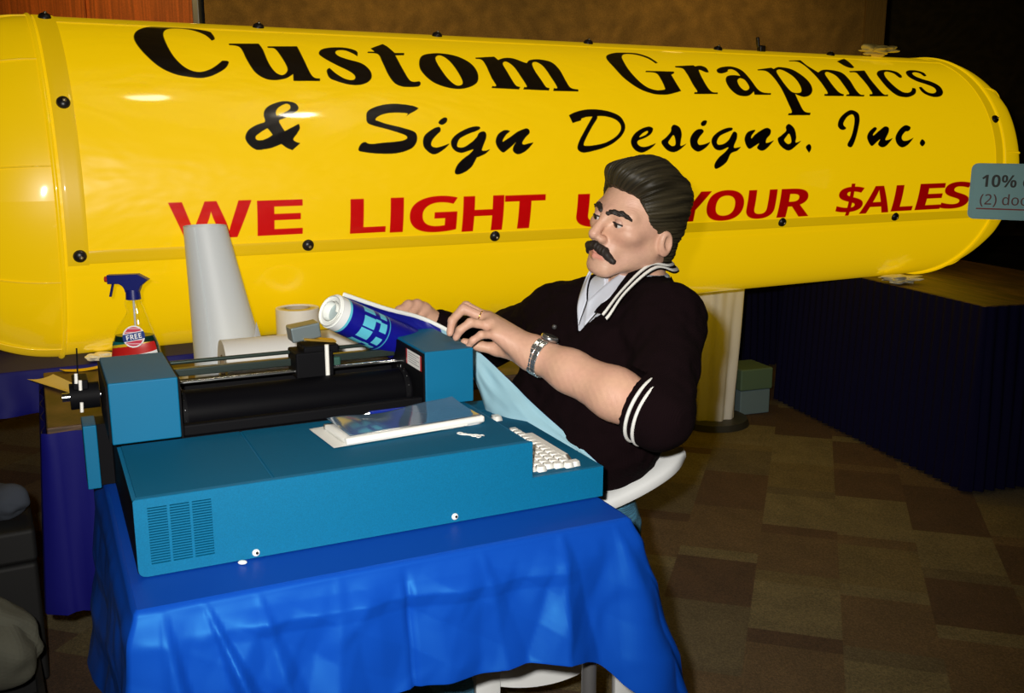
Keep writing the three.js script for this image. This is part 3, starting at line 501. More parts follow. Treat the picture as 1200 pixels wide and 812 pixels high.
  // keyboard, read from the operator's end
  const keyGeo = new THREE.CylinderGeometry(0.0094, 0.0116, 0.009, 4, 1).rotateY(Math.PI / 4).translate(0, 0.0045, 0), key = (e, b, sx = 1, sz = 1) => { const k = mesh('key', keyGeo, whitePlastic, plot); k.position.set(e, LOW + 0.0004, -b); k.scale.set(sx, 1, sz); };
  for (let rrow = 0; rrow < 5; rrow++) for (let c = 0; c < 13; c++) { const b = 0.030 + c * 0.0187 + [0.002, -0.004, 0.004, 0, -0.006][rrow]; key(0.6555 + rrow * 0.0178, b); }
  key(0.7405, 0.135, 1, 11); key(0.7405, 0.026, 1, 1);
  key(0.733, 0.345, 1.1, 1.4);
  mesh('key_legend', box(0.715, 0.7165, LOW, LOW + 0.0006, -0.31, -0.275), whitePlastic, plot);
  mesh('toggle', new RoundedBoxGeometry(0.012, 0.012, 0.014, 2, 0.003).translate(0.612, DECK + 0.006, -0.150), whitePlastic, plot);
  const sq = []; for (let k = 0; k <= 40; k++) { const t = k / 40; sq.push(V(0.548 + t * 0.030 + 0.006 * Math.sin(t * 34), DECK + 0.0006, -(0.100 - t * 0.036) + 0.007 * Math.cos(t * 30))); }
  mesh('maker_mark', tubePath(sq, 0.0012, 140, 5).scale(1, 1, 1), whitePlastic, plot);
  for (const [x, y] of [[0.170, 0.008], [0.499, 0.010]]) { const s = mesh('screw_cap', lathe([[0.0001, 0.004], [0.004, 0.0035], [0.0058, 0.001], [0.0058, 0]], 20).rotateX(Math.PI / 2).translate(x, y, 0), whitePlastic, plot); mesh('screw', new THREE.CylinderGeometry(0.0022, 0.0022, 0.001, 10).rotateX(Math.PI / 2).translate(x + 0.001, y + 0.0008, 0.0042), blackMat, s); }
}
{ const o = mesh('plastic_scrap', new THREE.SphereGeometry(0.0055, 12, 8).scale(1.3, 0.6, 0.9), whitePlastic); o.position.copy(K(0.147, TABLE + 0.0045, -0.012)); tag(o, 'tiny white plastic scrap lying on the blue cloth before the plotter', 'scrap'); }
// booklet with a clear cover and a pen, on the deck
const DH = TABLE + 0.003 + DECK;
{
  const g = thing('booklet', 'open white booklet with a glossy clear cover on the plotter deck', 'booklet', K(0.474, DH + 0.001, 0.178), TH + 0.09);
  const paper = mat(lin(0.80, 0.80, 0.76), 0.6), w = 0.262, d = 0.105;
  mesh('pages', surf((u, v) => V(lerp(-w / 2, w / 2, u), 0.011 + 0.002 * Math.sin(u * 5 + v * 3), lerp(d / 2, -d / 2, v)), 24, 10, 0.011), paper, g);
  mesh('spine', cylBetween(V(-w / 2, 0.007, d / 2), V(w / 2 + 0.002, 0.007, d / 2 - 0.004), 0.0068, 0.0068, 14), paper, g);
  mesh('bottom_cover', surf((u, v) => V(lerp(-w / 2 - 0.022, w / 2 - 0.03, u), 0.002 + 0.004 * v * u, lerp(d / 2 + 0.004, -d / 2 - 0.014, v)), 10, 10, 0.0012), paper, g);
  mesh('clear_cover', surf((u, v) => V(lerp(-w / 2 + 0.01, w / 2, u), 0.0152 + 0.003 * Math.sin(u * 9 + 1) * v + 0.010 * Math.pow(u, 6) * v * v, lerp(d / 2 - 0.004, -d / 2 - 0.012, v)), 30, 16, 0.0006), mat(lin(0.10, 0.17, 0.26), 0.12, { clearcoat: 1, clearcoatRoughness: 0.08 }), g);
}
{
  const g = thing('pen', 'slim blue pen lying on the deck behind the booklet', 'pen', K(0.523, DH + 0.0055, 0.272), TH);
  mesh('barrel', cylBetween(V(-0.083, 0, 0), V(0.05, 0, 0.0), 0.0044, 0.0044, 14), mat(lin(0.005, 0.02, 0.25), 0.25), g); mesh('cap', cylBetween(V(0.05, 0, 0), V(0.092, 0, 0), 0.0052, 0.005, 14), mat(lin(0.004, 0.012, 0.2), 0.25), g);
  mesh('tip', cylBetween(V(-0.096, -0.001, 0), V(-0.083, 0, 0), 0.0008, 0.004, 12), chrome, g);
}

// ---------------------------------------------------------------- the printed banner, part rolled up
{
  const g = thing('printed_banner', 'part rolled blue banner with pale blue block lettering held by the man over the plotter', 'banner', K(0.60, DH, 0.50));
  const o = g.position;
  const A = V(-0.353, 1.036, -1.928), B = V(-0.125, 0.868, -2.155), D = B.clone().sub(A), Ln = D.length(); D.normalize();
  const X = D.clone().cross(V(0, 1, 0)).normalize(), Y = X.clone().cross(D).normalize();
  const pt = (t, a, r) => A.clone().addScaledVector(D, t * Ln).addScaledVector(X, Math.cos(a) * r).addScaledVector(Y, Math.sin(a) * r).sub(o);
  const print = canvasTex(1024, 512, (c) => {
    c.fillStyle = '#10128c'; c.fillRect(0, 0, 1024, 512); c.fillStyle = '#e9ecec'; c.fillRect(0, 0, 46, 512);
    c.fillStyle = '#5fc4dc'; c.fillRect(46, 0, 16, 512);
    for (let k = 0; k < 4; k++) { const y = 20 + k * 128; c.fillRect(150, y, 84, 50); c.fillRect(150, y + 70, 84, 50); c.fillRect(270, y + 4, 50, 44); c.fillRect(270, y + 66, 50, 40); c.fillRect(234, y + 40, 40, 14); }
    c.fillStyle = '#3f9cc0'; c.fillRect(340, 0, 8, 512);
  });
  print.wrapT = THREE.RepeatWrapping;
  const blue = mat(0xffffff, 0.35, { map: print, side: THREE.DoubleSide }), back = mat(lin(0.30, 0.52, 0.62), 0.45), white = mat(lin(0.82, 0.84, 0.80), 0.6);
  mesh('rolled_part', surf((u, v) => pt(u, -v * 2 * Math.PI + 1.2, lerp(0.035, 0.044, u)), 30, 64), blue, g);
  // coiled layers and the core at the open end
  mesh('coil_end', surf((u, v) => { const a = u * 2 * Math.PI * 3, r = lerp(0.0345, 0.018, u) ; return pt(lerp(-0.012, 0.3, v) - 0.01 * Math.sin(u * 9), -a, r); }, 150, 4, 0.0012), white, g);
  mesh('coil_rim', sweep(Array.from({ length: 32 }, (_, i) => pt(-0.002, -i / 32 * 2 * Math.PI, 0.028)), ovalProfile(0.0072, 0.003, 10), D, 64, true), white, g);
  mesh('core', cylBetween(pt(0.02, 0, 0), pt(0.9, 0, 0), 0.0185, 0.0185, 28), mat(lin(0.38, 0.46, 0.47), 0.7), g);
  // the free sheet runs from the roll past the right housing and down beside the keyboard
  const up = new THREE.CatmullRomCurve3([V(-0.335, 1.062, -1.958), V(-0.26, 1.022, -2.022), V(-0.182, 0.986, -2.085), V(-0.086, 0.930, -2.088), V(0.035, 0.838, -1.996), V(0.176, 0.736, -1.876)].map((p) => p.sub(o)));
  const lo = new THREE.CatmullRomCurve3([V(-0.335, 1.052, -1.972), V(-0.26, 0.995, -2.045), V(-0.19, 0.945, -2.105), V(-0.085, 0.865, -2.098), V(-0.050, 0.790, -2.045), V(0.01, 0.772, -1.970), V(0.150, 0.745, -1.872)].map((p) => p.sub(o)));
  const sheet = (off) => (u, v) => { const a = up.getPoint(u), b = lo.getPoint(u), q = a.lerp(b, v), w = 0.012 * Math.sin(v * 3.1) * Math.sin(u * 3.1) + 0.004 * n3(u * 9, v * 3, 2); return q.add(V(-0.35 * w, 0.2 * w, w - off)); };
  const deep = mat(lin(0.008, 0.010, 0.22), 0.35), part = (f, a, b) => (u, v) => f(lerp(a, b, u), v);
  mesh('free_sheet', surf(part(sheet(0), 0.46, 1), 40, 14, 0), back, g);
  mesh('printed_side', merge([surf(part(sheet(0), 0, 0.46), 40, 14), surf(part(sheet(0.002), 0.46, 1), 40, 14)]), deep, g);
  mesh('paper_edge', sweep(Array.from({ length: 14 }, (_, i) => up.getPoint(i / 13 * 0.52).add(V(0, 0.003, 0.001))), ovalProfile(0.0028, 0.0045, 8), V(0, 1, 0), 50), white, g);
}

// ---------------------------------------------------------------- things on the brown work table
{ // upright loose roll of white vinyl, wider at its foot
  const g = thing('vinyl_roll', 'tall loosely coiled white vinyl roll standing on end, narrower at the top', 'vinyl roll', K(0.345, TABLE + 0.001, 1.16), TH);
  const m = mat(lin(0.66, 0.70, 0.72), 0.5);
  const shell = (r0, k, s0 = 0) => (u, v) => { const a = s0 + u * 2 * Math.PI * 1.12, r = lerp(0.098, 0.053, Math.pow(v, 0.9)) * r0 * (1 - 0.045 * u); return V(-0.046 * v + Math.cos(a) * r, 0.405 * v, Math.sin(a) * r * 0.9 - 0.02 * v); };
  mesh('outer_turn', surf(shell(1, 0, 2.2), 80, 24, 0.0012), m, g); mesh('inner_turn', surf(shell(0.9, 0, 0.8), 80, 24, 0.0012), m, g);
  mesh('corner_flap', surf((u, v) => { const a = 0.72 + 0.35 * u, r = 0.1 * (1 - v * 0.13) + 0.004; return V(-0.046 * v * 0.3 + Math.cos(a) * r, 0.06 + v * (1 - u) * 0.10, Math.sin(a) * r * 0.9); }, 8, 8, 0.001), mat(lin(0.42, 0.44, 0.46), 0.5), g);
}
{
  const g = thing('vinyl_roll', 'thick white vinyl roll lying on its side behind the plotter drum', 'vinyl roll', K(0.57, TABLE + 0.073, 0.985), TH);
  const m = mat(lin(0.80, 0.80, 0.78), 0.5);
  mesh('wound_vinyl', merge([surf((u, v) => { const a = u * 2 * Math.PI; return V(lerp(-0.28, 0.27, v), Math.sin(a) * 0.072, Math.cos(a) * 0.072); }, 64, 2), ...[-0.28, 0.27].map((x) => { const q = new THREE.RingGeometry(0.036, 0.072, 48).rotateY(x < 0 ? -Math.PI / 2 : Math.PI / 2); return q.translate(x, 0, 0); })]), m, g);
  mesh('core', new THREE.CylinderGeometry(0.037, 0.037, 0.548, 40, 1, true).rotateZ(Math.PI / 2).translate(-0.005, 0, 0), mat(lin(0.25, 0.18, 0.10), 0.9, { side: THREE.DoubleSide }), g);
  mesh('loose_end', surf((u, v) => V(lerp(-0.08, 0.29, u), 0.0735 - 0.03 * v * v + 0.004 * u, lerp(0.0, 0.085, v)), 10, 10, 0.001), m, g);
  mesh('maker_label', new THREE.CircleGeometry(0.016, 4).rotateX(-0.75).translate(-0.09, 0.0505, 0.0535), mat(lin(0.01, 0.02, 0.3), 0.5), g);
}
{
  const g = thing('tape_roll', 'short wide roll of white tape standing on the brown table', 'tape', K(0.553, TABLE + 0.001, 1.30), TH);
  mesh('wound_tape', lathe([[0.036, 0], [0.0595, 0], [0.0605, 0.002], [0.0605, 0.153], [0.0595, 0.155], [0.036, 0.155], [0.036, 0]], 48), mat(lin(0.80, 0.78, 0.72), 0.55), g);
  mesh('core', lathe([[0.0355, 0.001], [0.0355, 0.154], [0.033, 0.154], [0.033, 0.001], [0.0355, 0.001]], 40), mat(lin(0.5, 0.42, 0.3), 0.8), g);
  mesh('printed_mark', box(-0.0005, 0.0005, 0.10, 0.112, -0.004, 0.004).rotateY(-1.2).translate(0.0225, 0.0, 0.0567), mat(lin(0.15, 0.15, 0.15), 0.6), g);
}
{ // spray bottle
  const g = thing('spray_bottle', 'clear spray bottle of dark green cleaner with navy trigger head and FREE label', 'spray bottle', K(0.105, TABLE + 0.001, 1.09), 0.05);
  const prof = [[0, 0.062, 0], [0.01, 0.066, 0], [0.08, 0.064, 0], [0.13, 0.056, -0.001], [0.16, 0.047, -0.002], [0.19, 0.036, -0.001], [0.215, 0.0265, 0.0015], [0.235, 0.022, -0.001], [0.247, 0.016, -0.001]];
  const at = (h) => { let i = 1; while (i < prof.length - 1 && prof[i][0] < h) i++; const k = clamp((h - prof[i - 1][0]) / (prof[i][0] - prof[i - 1][0]), 0, 1), s = k * k * (3 - 2 * k) * 0.4 + k * 0.6; return [lerp(prof[i - 1][1], prof[i][1], s), lerp(prof[i - 1][2], prof[i][2], s)]; };
  const skin = (a, h, off) => { const [r, c] = at(h), kx = Math.cos(a), kz = Math.sin(a), dent = kx < 0 ? 0.010 * kx * kx * Math.exp(-Math.pow((h - 0.205) / 0.022, 2)) : 0; return V(c + kx * (r + off) + dent, h, kz * (Math.min(r * 0.62, 0.034) + off)); };
  mesh('bottle', surf((u, v) => skin(u * 2 * Math.PI, v * 0.247, 0), 64, 50), mat(lin(0.97, 0.98, 0.95), 0.06, { transmission: 1, thickness: 0, ior: 1.45, side: THREE.DoubleSide }), g);
  const liquid = merge([surf((u, v) => skin(u * 2 * Math.PI, 0.003 + v * 0.152, -0.002), 64, 24), surf((u, v) => { const p = skin(u * 2 * Math.PI, 0.155, -0.002); return V(p.x * v, p.y, p.z * v); }, 64, 4)]);
  mesh('cleaner_liquid', liquid, mat(lin(0.004, 0.03, 0.018), 0.15), g);
  mesh('dip_tube', cylBetween(V(0, 0.01, 0), V(0.002, 0.246, 0), 0.0025, 0.0025, 10), mat(lin(0.7, 0.7, 0.66), 0.4), g);
  const lab = canvasTex(512, 512, (c) => {
    c.fillStyle = '#0d6a66'; c.fillRect(0, 0, 512, 512);
    c.save(); c.translate(0, 512); c.rotate(-0.16);
    c.fillStyle = '#e8c020'; c.fillRect(-80, -520 + 60, 700, 30); c.fillStyle = '#c8201c'; c.fillRect(-80, -432, 700, 100); c.fillStyle = '#f2f4f4'; c.fillRect(-80, -332, 700, 190); c.fillStyle = '#f2f4f4'; c.fillRect(-80, -338, 700, 14);
    c.fillStyle = '#12207e'; c.font = 'italic bold 190px sans-serif'; c.fillText('GOS', 40, -165); c.restore();
  });
  mesh('bottle_label', surf((u, v) => skin(lerp(2.75, 0.39, u), lerp(0.02, 0.142, v), 0.0008), 40, 16), mat(0xffffff, 0.4, { map: lab }), g);
  const free = canvasTex(256, 256, (c) => {
    c.fillStyle = '#ffffff'; c.fillRect(0, 0, 256, 256); c.fillStyle = '#d8405a'; c.beginPath(); c.arc(128, 128, 112, 0, 7); c.fill(); c.fillStyle = '#f0c8d0'; for (let k = 0; k < 5; k++) c.fillRect(20, 30 + k * 44, 216, 10);
    c.save(); c.translate(128, 128); c.rotate(-0.2); c.fillStyle = '#ffffff'; c.fillRect(-130, -50, 260, 100); c.fillStyle = '#22408c'; c.fillRect(-130, -42, 260, 84); c.fillStyle = '#ffffff'; c.font = 'bold 82px sans-serif'; c.textAlign = 'center'; c.fillText('FREE', 0, 30); c.restore();
  });
  const disc = new THREE.CircleGeometry(0.0265, 40); mesh('free_sticker', disc.rotateX(-0.25).translate(0.008, 0.158, 0.0385), mat(0xffffff, 0.4, { map: free, side: THREE.DoubleSide }), g);
  const navyP = mat(lin(0.008, 0.014, 0.16), 0.35), hd = new THREE.Shape();
  hd.moveTo(-0.052, 0.040); hd.lineTo(-0.052, 0.058); hd.lineTo(0.018, 0.060); hd.lineTo(0.040, 0.048); hd.lineTo(0.022, 0.034); hd.lineTo(0.016, 0.020); hd.lineTo(-0.012, 0.020); hd.quadraticCurveTo(-0.014, 0.036, -0.028, 0.040); hd.lineTo(-0.052, 0.040);
  mesh('trigger_head', new THREE.ExtrudeGeometry(hd, { depth: 0.018, bevelEnabled: true, bevelSize: 0.002, bevelThickness: 0.003, bevelSegments: 2 }).translate(0, 0.243, -0.009), navyP, g);
  mesh('collar', new THREE.CylinderGeometry(0.0165, 0.018, 0.024, 28).translate(0.002, 0.255, 0), navyP, g);
  mesh('trigger', sweep([V(-0.042, 0.286, 0), V(-0.046, 0.272, 0), V(-0.052, 0.250, 0)], ovalProfile(0.0065, 0.003, 10), V(1, 0, 0), 12), navyP, g);
  mesh('nozzle', cylBetween(V(-0.062, 0.292, 0), V(-0.053, 0.292, 0), 0.007, 0.008, 12), mat(lin(0.5, 0.04, 0.02), 0.4), g);
}
const yellowPaper = mat(lin(0.62, 0.45, 0.10), 0.7), cream = mat(lin(0.75, 0.72, 0.60), 0.7);
function scrap(label, pts, m, lift = 0.01) { // a cut piece of vinyl backing, slightly curled; corners in plotter-table coordinates
  const c = pts.reduce((a, p) => [a[0] + p[0] / 4, a[1] + p[1] / 4], [0, 0]), o0 = K(c[0], TABLE + 0.0015, c[1]);
  const g = surf((u, v) => { const e = lerp(lerp(pts[0][0], pts[1][0], u), lerp(pts[3][0], pts[2][0], u), v), b = lerp(lerp(pts[0][1], pts[1][1], u), lerp(pts[3][1], pts[2][1], u), v); return K(e, TABLE + 0.0015 + lift * Math.pow(Math.abs(u - 0.5) * 2, 2), b).sub(o0); }, 10, 10, 0.0006);
  const o = mesh('paper_scrap', g, m); o.position.copy(o0); return tag(o, label, 'paper');
}
scrap('long pointed cream scrap of backing paper at the end of the brown table', [[-0.148, 1.37], [-0.085, 1.40], [-0.022, 1.215], [-0.040, 1.145]], mat(lin(0.72, 0.58, 0.22), 0.7), 0.006);
scrap('bright yellow angled vinyl offcut beside the spray bottle', [[-0.07, 1.463], [0.03, 1.463], [0.028, 1.43], [-0.055, 1.43]], mat(lin(0.7, 0.46, 0.01), 0.4), 0.004);
scrap('curled white paper scrap between the spray bottle and the upright vinyl roll', [[0.185, 1.10], [0.205, 1.2], [0.235, 1.22], [0.225, 1.08]], cream, 0.03);
scrap('yellow vinyl offcut lying under the curled white paper scrap', [[0.19, 1.02], [0.19, 1.065], [0.235, 1.065], [0.24, 1.01]], mat(lin(0.7, 0.46, 0.01), 0.4), 0.003);
lump('crumpled_tissue', 'crumpled white tissue tucked against the tube sign behind the spray bottle', 'tissue', U(0.30, TABLE + 0.012, 2.99), 0.028, cream, 0.7, 0.4, 20);

// ---------------------------------------------------------------- white plastic armchair
{
  const g = thing('plastic_armchair', 'white moulded plastic armchair under the seated man beside the plotter table', 'chair', K(0.84, 0, 0.43), TH);
  const m = mat(lin(0.80, 0.82, 0.82), 0.35), P = (e, h, b) => V(e - 0.84, h, -(b - 0.43));
  mesh('seat', surf((u, v) => { const e = lerp(0.61, 1.0, u), b = lerp(0.205, 0.655, v), dip = 0.018 * Math.sin(Math.PI * v) * Math.sin(Math.PI * Math.min(1, u * 1.2)); return P(e, 0.425 - dip - 0.015 * Math.pow(1 - u, 4), b); }, 24, 24, 0.008).scale(1, 1, 1), m, g);
  const apron = (b) => { const s = new THREE.Shape(); s.moveTo(0.615, 0.432); s.lineTo(0.99, 0.432); s.lineTo(0.99, 0.33); s.quadraticCurveTo(0.84, 0.215, 0.66, 0.29); s.lineTo(0.615, 0.31); s.closePath(); return new THREE.ExtrudeGeometry(s, { depth: 0.008, bevelEnabled: false, curveSegments: 20 }).translate(-0.84, 0, -(b - 0.43) - 0.004); };
  mesh('side_apron', apron(0.203), m, g); mesh('side_apron', apron(0.657), m, g);
  mesh('front_apron', surf((u, v) => P(0.612, lerp(0.43, 0.36 - 0.03 * Math.cos(u * 6.28), v), lerp(0.205, 0.655, u)), 16, 4, 0.008), m, g);
  const legProf = (w, t) => [[-w / 2, -t], [w / 2, -t], [w / 2, t], [w / 2 - t, t * 0.9], [-w / 2 + t, t * 0.9], [-w / 2, t]];
  for (const [b, s] of [[0.190, -1], [0.66, 1]]) {
    mesh('front_leg', sweep([P(0.63, 0.64, b + s * 0.012), P(0.635, 0.5, b + s * 0.008), P(0.64, 0.3, b), P(0.63, 0.003, b + s * 0.02)], legProf(0.06, 0.008), V(0, 0, s), 24, false, (t) => lerp(1.05, 0.7, t)), m, g);
    mesh('rear_leg', sweep([P(0.975, 0.45, b - s * 0.01), P(0.965, 0.3, b - s * 0.005), P(0.96, 0.003, b)], legProf(0.055, 0.008), V(0, 0, s), 20, false, (t) => lerp(1.1, 0.75, t)), m, g);
    const arm = [P(0.60, 0.622, b + s * 0.01), P(0.70, 0.642, b), P(0.80, 0.645, b + 0.003 * -s), P(0.928, 0.656, b - s * 0.016), P(1.021, 0.680, b - s * 0.026), P(1.07, 0.697, b - s * 0.040), P(1.105, 0.713, b - s * 0.065)];
    const a = mesh('armrest', sweep(arm, [[-0.034, 0.0], [-0.032, 0.007], [-0.012, 0.010], [0.012, 0.010], [0.030, 0.005], [0.034, -0.004], [0.034, -0.018], [0.030, -0.018], [0.028, -0.004], [0, 0.000], [-0.028, -0.004], [-0.032, -0.026], [-0.036, -0.026]], V(0, 1, 0), 50), m, g);
    mesh('edge_ridge', tubePath(arm.map((p) => p.clone().add(V(0, 0.009, -s * -0.018))), 0.0025, 50, 6), m, a);
  }
  mesh('backrest', surf((u, v) => { const h = lerp(0.43, 0.80, v), c = Math.cos((u - 0.5) * Math.PI); return P(0.985 + 0.115 * v + 0.05 * c * (0.3 + v), h - 0.04 * (1 - c) * v, lerp(0.30, 0.60, u)); }, 24, 16, 0.008), m, g);
}

// ---------------------------------------------------------------- the seated man
{
  const base = K(0.95, 0, 0.40);
  const man = thing('person', 'man with dark hair and moustache in black knit pullover and jeans, seated, peeling the banner', 'person', base);
  const skinMat = new THREE.MeshPhysicalMaterial({ color: 0xffffff, vertexColors: true, roughness: 0.5, sheen: 0.2, bumpMap: rep(fineBump, 8, 8), bumpScale: 0.0006 });
  const local = (g) => g.translate(-base.x, -base.y, -base.z);
  const Lx = V(0.67, 0, 0.743), Fw = V(-0.743, 0, 0.67);
  const add = (p, a, la = 0, fa = 0, ua = 0) => p.clone().addScaledVector(Lx, la).addScaledVector(Fw, fa).add(V(0, ua, 0)).addScaledVector(V(0, 0, 0), a);
  const LS = V(0.317, 1.008, -1.945), LE = V(0.2686, 0.8734, -1.751), LW = V(0.051, 0.950, -1.921);
  const RS = V(0.095, 0.972, -2.190), RE = V(-0.058, 0.873, -2.396), RW = V(-0.160, 0.946, -2.200);
  const NB = V(0.262, 1.05, -2.09), M = V(0.206, 0.99, -2.07), CH = add(M, 0, 0, 0.0, -0.11), BE = V(0.146, 0.745, -2.068), PV = K(0.935, 0.555, 0.375);
  const HipL = K(0.955, 0.535, 0.325), HipR = K(0.93, 0.535, 0.495), KnL = K(0.53, 0.56, 0.28), KnR = K(0.53, 0.56, 0.50), AnL = K(0.66, 0.09, 0.30), AnR = K(0.60, 0.09, 0.50);
  const headQ = new THREE.Quaternion().setFromEuler(new THREE.Euler(-0.16, -0.8935, -0.205, 'YXZ')), headO = V(0.2533, 1.2026, -2.0373), headM = new THREE.Matrix4().compose(headO, headQ, V(1, 1, 1));
  const hl = (x, y, z) => V(x, y, z).applyMatrix4(headM);
  // body field in two sizes: skin, and the clothes over it
  const torso = (x, y, z, k) => {
    let d = cap(x, y, z, add(CH, 0, 0.075), add(CH, 0, -0.075), 0.112 + k, 0.112 + k);
    d = smin(d, cap(x, y, z, add(BE, 0, 0.055), add(BE, 0, -0.055), 0.118 + k, 0.118 + k), 0.09);
    d = smin(d, cap(x, y, z, HipL, HipR, 0.10 + k, 0.10 + k), 0.08);
    d = smin(d, cap(x, y, z, add(M, 0, 0.055, 0.035, -0.055), add(M, 0, -0.055, 0.035, -0.055), 0.088 + k, 0.088 + k), 0.06);
    d = smin(d, cap(x, y, z, NB, add(LS, 0, -0.02, 0, 0.01), 0.05 + k, 0.052 + k), 0.06);
    return smin(d, cap(x, y, z, NB, add(RS, 0, 0.02, 0, 0.01), 0.05 + k, 0.052 + k), 0.06);
  };
  const upperArms = (x, y, z, k) => Math.min(cap(x, y, z, LS, LE, 0.056 + k, 0.046 + k), cap(x, y, z, RS, RE, 0.056 + k, 0.046 + k));
  const legs = (x, y, z, k) => Math.min(smin(cap(x, y, z, HipL, KnL, 0.082 + k, 0.06 + k), cap(x, y, z, KnL, AnL, 0.056 + k, 0.042 + k), 0.04), smin(cap(x, y, z, HipR, KnR, 0.082 + k, 0.06 + k), cap(x, y, z, KnR, AnR, 0.056 + k, 0.042 + k), 0.04));
  const foreL = (x, y, z) => { const m = LE.clone().lerp(LW, 0.35), q = LE.clone().lerp(LW, 0.72); return smin(smin(cap(x, y, z, LE, m, 0.046, 0.048), cap(x, y, z, m, q, 0.048, 0.040), 0.02), cap(x, y, z, q, LW, 0.040, 0.0335), 0.02); };
  const bodyF = (x, y, z) => { let d = smin(torso(x, y, z, -0.012), upperArms(x, y, z, -0.012), 0.04); d = smin(d, legs(x, y, z, -0.01), 0.05); d = smin(d, cap(x, y, z, NB, hl(0, -0.05, -0.03), 0.058, 0.056), 0.04); d = smin(d, cap(x, y, z, RE, RW, 0.04, 0.03), 0.03); d = Math.min(d, foreL(x, y, z)); return d; };
  const SK = [0.60, 0.345, 0.24];
  const tone = (x, y, z) => { const f = 1 + 0.04 * n3(x * 90, y * 90, z * 90) + 0.025 * n3(x * 14, y * 14, z * 14 + 5); return [SK[0] * f, SK[1] * f * (1 + 0.03 * n3(x * 25, y * 25, z * 25)), SK[2] * f]; };
  const bodyGeo = net(bodyF, V(-0.40, 0.02, -2.62), V(0.55, 1.2, -1.55), 0.012, tone);
  // left forearm and hand
  const J = { W: LW, iM: V(-0.049, 1.011, -1.995), iP: V(-0.094, 1.033, -2.010), iD: V(-0.117, 1.010, -2.003), iT: V(-0.122, 0.987, -1.985), mM: V(-0.050, 1.012, -1.970), mP: V(-0.098, 1.033, -1.976), mD: V(-0.120, 1.011, -1.962), mT: V(-0.124, 0.988, -1.950), rM: V(-0.043, 1.004, -1.945), rP: V(-0.082, 1.013, -1.932), rD: V(-0.102, 0.999, -1.928), rT: V(-0.111, 0.983, -1.929), pM: V(-0.030, 0.990, -1.924), pP: V(-0.060, 0.994, -1.904), pD: V(-0.077, 0.982, -1.905), pT: V(-0.086, 0.968, -1.912), tC: V(0.012, 0.944, -1.952), tM: V(-0.031, 0.950, -1.972), tI: V(-0.066, 0.957, -1.972), tT: V(-0.096, 0.966, -1.966) };
  const handF = (x, y, z) => {
    let palm = cap(x, y, z, V(0.035, 0.957, -1.930), J.mM, 0.024, 0.0155);
    palm = smin(palm, cap(x, y, z, V(0.035, 0.957, -1.935), J.iM, 0.022, 0.014), 0.02); palm = smin(palm, cap(x, y, z, V(0.035, 0.955, -1.922), J.rM, 0.022, 0.014), 0.02); palm = smin(palm, cap(x, y, z, V(0.035, 0.951, -1.915), J.pM, 0.021, 0.0125), 0.02);
    palm = smin(palm, cap(x, y, z, V(0.02, 0.948, -1.945), J.tM, 0.021, 0.0135), 0.02);
    let d = palm;
    for (const [k, r] of [['i', 1], ['m', 1.04], ['r', 0.98], ['p', 0.86]]) {
      let f = cap(x, y, z, J[k + 'M'], J[k + 'P'], 0.0102 * r, 0.0093 * r); f = smin(f, cap(x, y, z, J[k + 'P'], J[k + 'D'], 0.0093 * r, 0.0084 * r), 0.004); f = smin(f, cap(x, y, z, J[k + 'D'], J[k + 'T'], 0.0084 * r, 0.0072 * r), 0.004);
      f = Math.min(f, Math.hypot(x - J[k + 'P'].x, y - J[k + 'P'].y, z - J[k + 'P'].z) - 0.0101 * r);
      d = smin(d, f, 0.006);
    }
    let t = smin(cap(x, y, z, J.tM, J.tI, 0.0128, 0.0108), cap(x, y, z, J.tI, J.tT, 0.0108, 0.0085), 0.004);
    return smin(smin(d, t, 0.008), foreL(x, y, z), 0.025) - 0.0004 * Math.sin(x * 500 + y * 200) * 0.3;
  };
  const handGeo = net(handF, V(-0.15, 0.80, -2.04), V(0.34, 1.06, -1.69), 0.0034, tone);
  // right hand, closed on the far edge of the banner
  const rhK = [V(-0.243, 1.000, -2.130), V(-0.226, 1.010, -2.143), V(-0.208, 1.009, -2.158), V(-0.191, 0.998, -2.170)];
  const rightHandF = (x, y, z) => {
    let d = cap(x, y, z, RW, V(-0.205, 0.985, -2.175), 0.032, 0.026);
    rhK.forEach((k, i) => { const r = i === 3 ? 0.0095 : 0.0108, p = k.clone().add(V(-0.012, -0.020, 0.026)), t = k.clone().add(V(0.012, -0.040, 0.018)); d = smin(d, cap(x, y, z, V(-0.19, 0.975, -2.19), k, 0.016, r + 0.002), 0.012); d = smin(d, smin(cap(x, y, z, k, p, r, r * 0.95), cap(x, y, z, p, t, r * 0.95, r * 0.8), 0.004), 0.005); });
    return smin(d, smin(cap(x, y, z, V(-0.215, 0.965, -2.165), V(-0.250, 0.965, -2.14), 0.014, 0.0115), cap(x, y, z, V(-0.250, 0.965, -2.14), V(-0.262, 0.975, -2.118), 0.0115, 0.009), 0.004), 0.008);
  };
  const rightGeo = net(rightHandF, V(-0.30, 0.90, -2.25), V(-0.12, 1.04, -2.07), 0.0034, tone);
  // head, in its own axes: x to his left, y up, z to the front
  const hp = (x, y, z) => V(x, y, z);
  const headF = (X, y, z) => {
    const x = Math.abs(X);
    let d = ell(X, y, z, [0, 0.032, -0.016], [0.075, 0.088, 0.095]);
    d = smin(d, ell(X, y, z, [0, -0.015, 0.018], [0.060, 0.085, 0.068]), 0.03);
    d = smin(d, cap(x, y, z, hp(0.048, -0.050, -0.005), hp(0.018, -0.100, 0.062), 0.018, 0.017), 0.026);
    d = smin(d, ell(X, y, z, [0, -0.102, 0.070], [0.021, 0.017, 0.018]), 0.016);
    d = smin(d, ell(x, y, z, [0.041, -0.022, 0.055], [0.022, 0.013, 0.019]), 0.028);
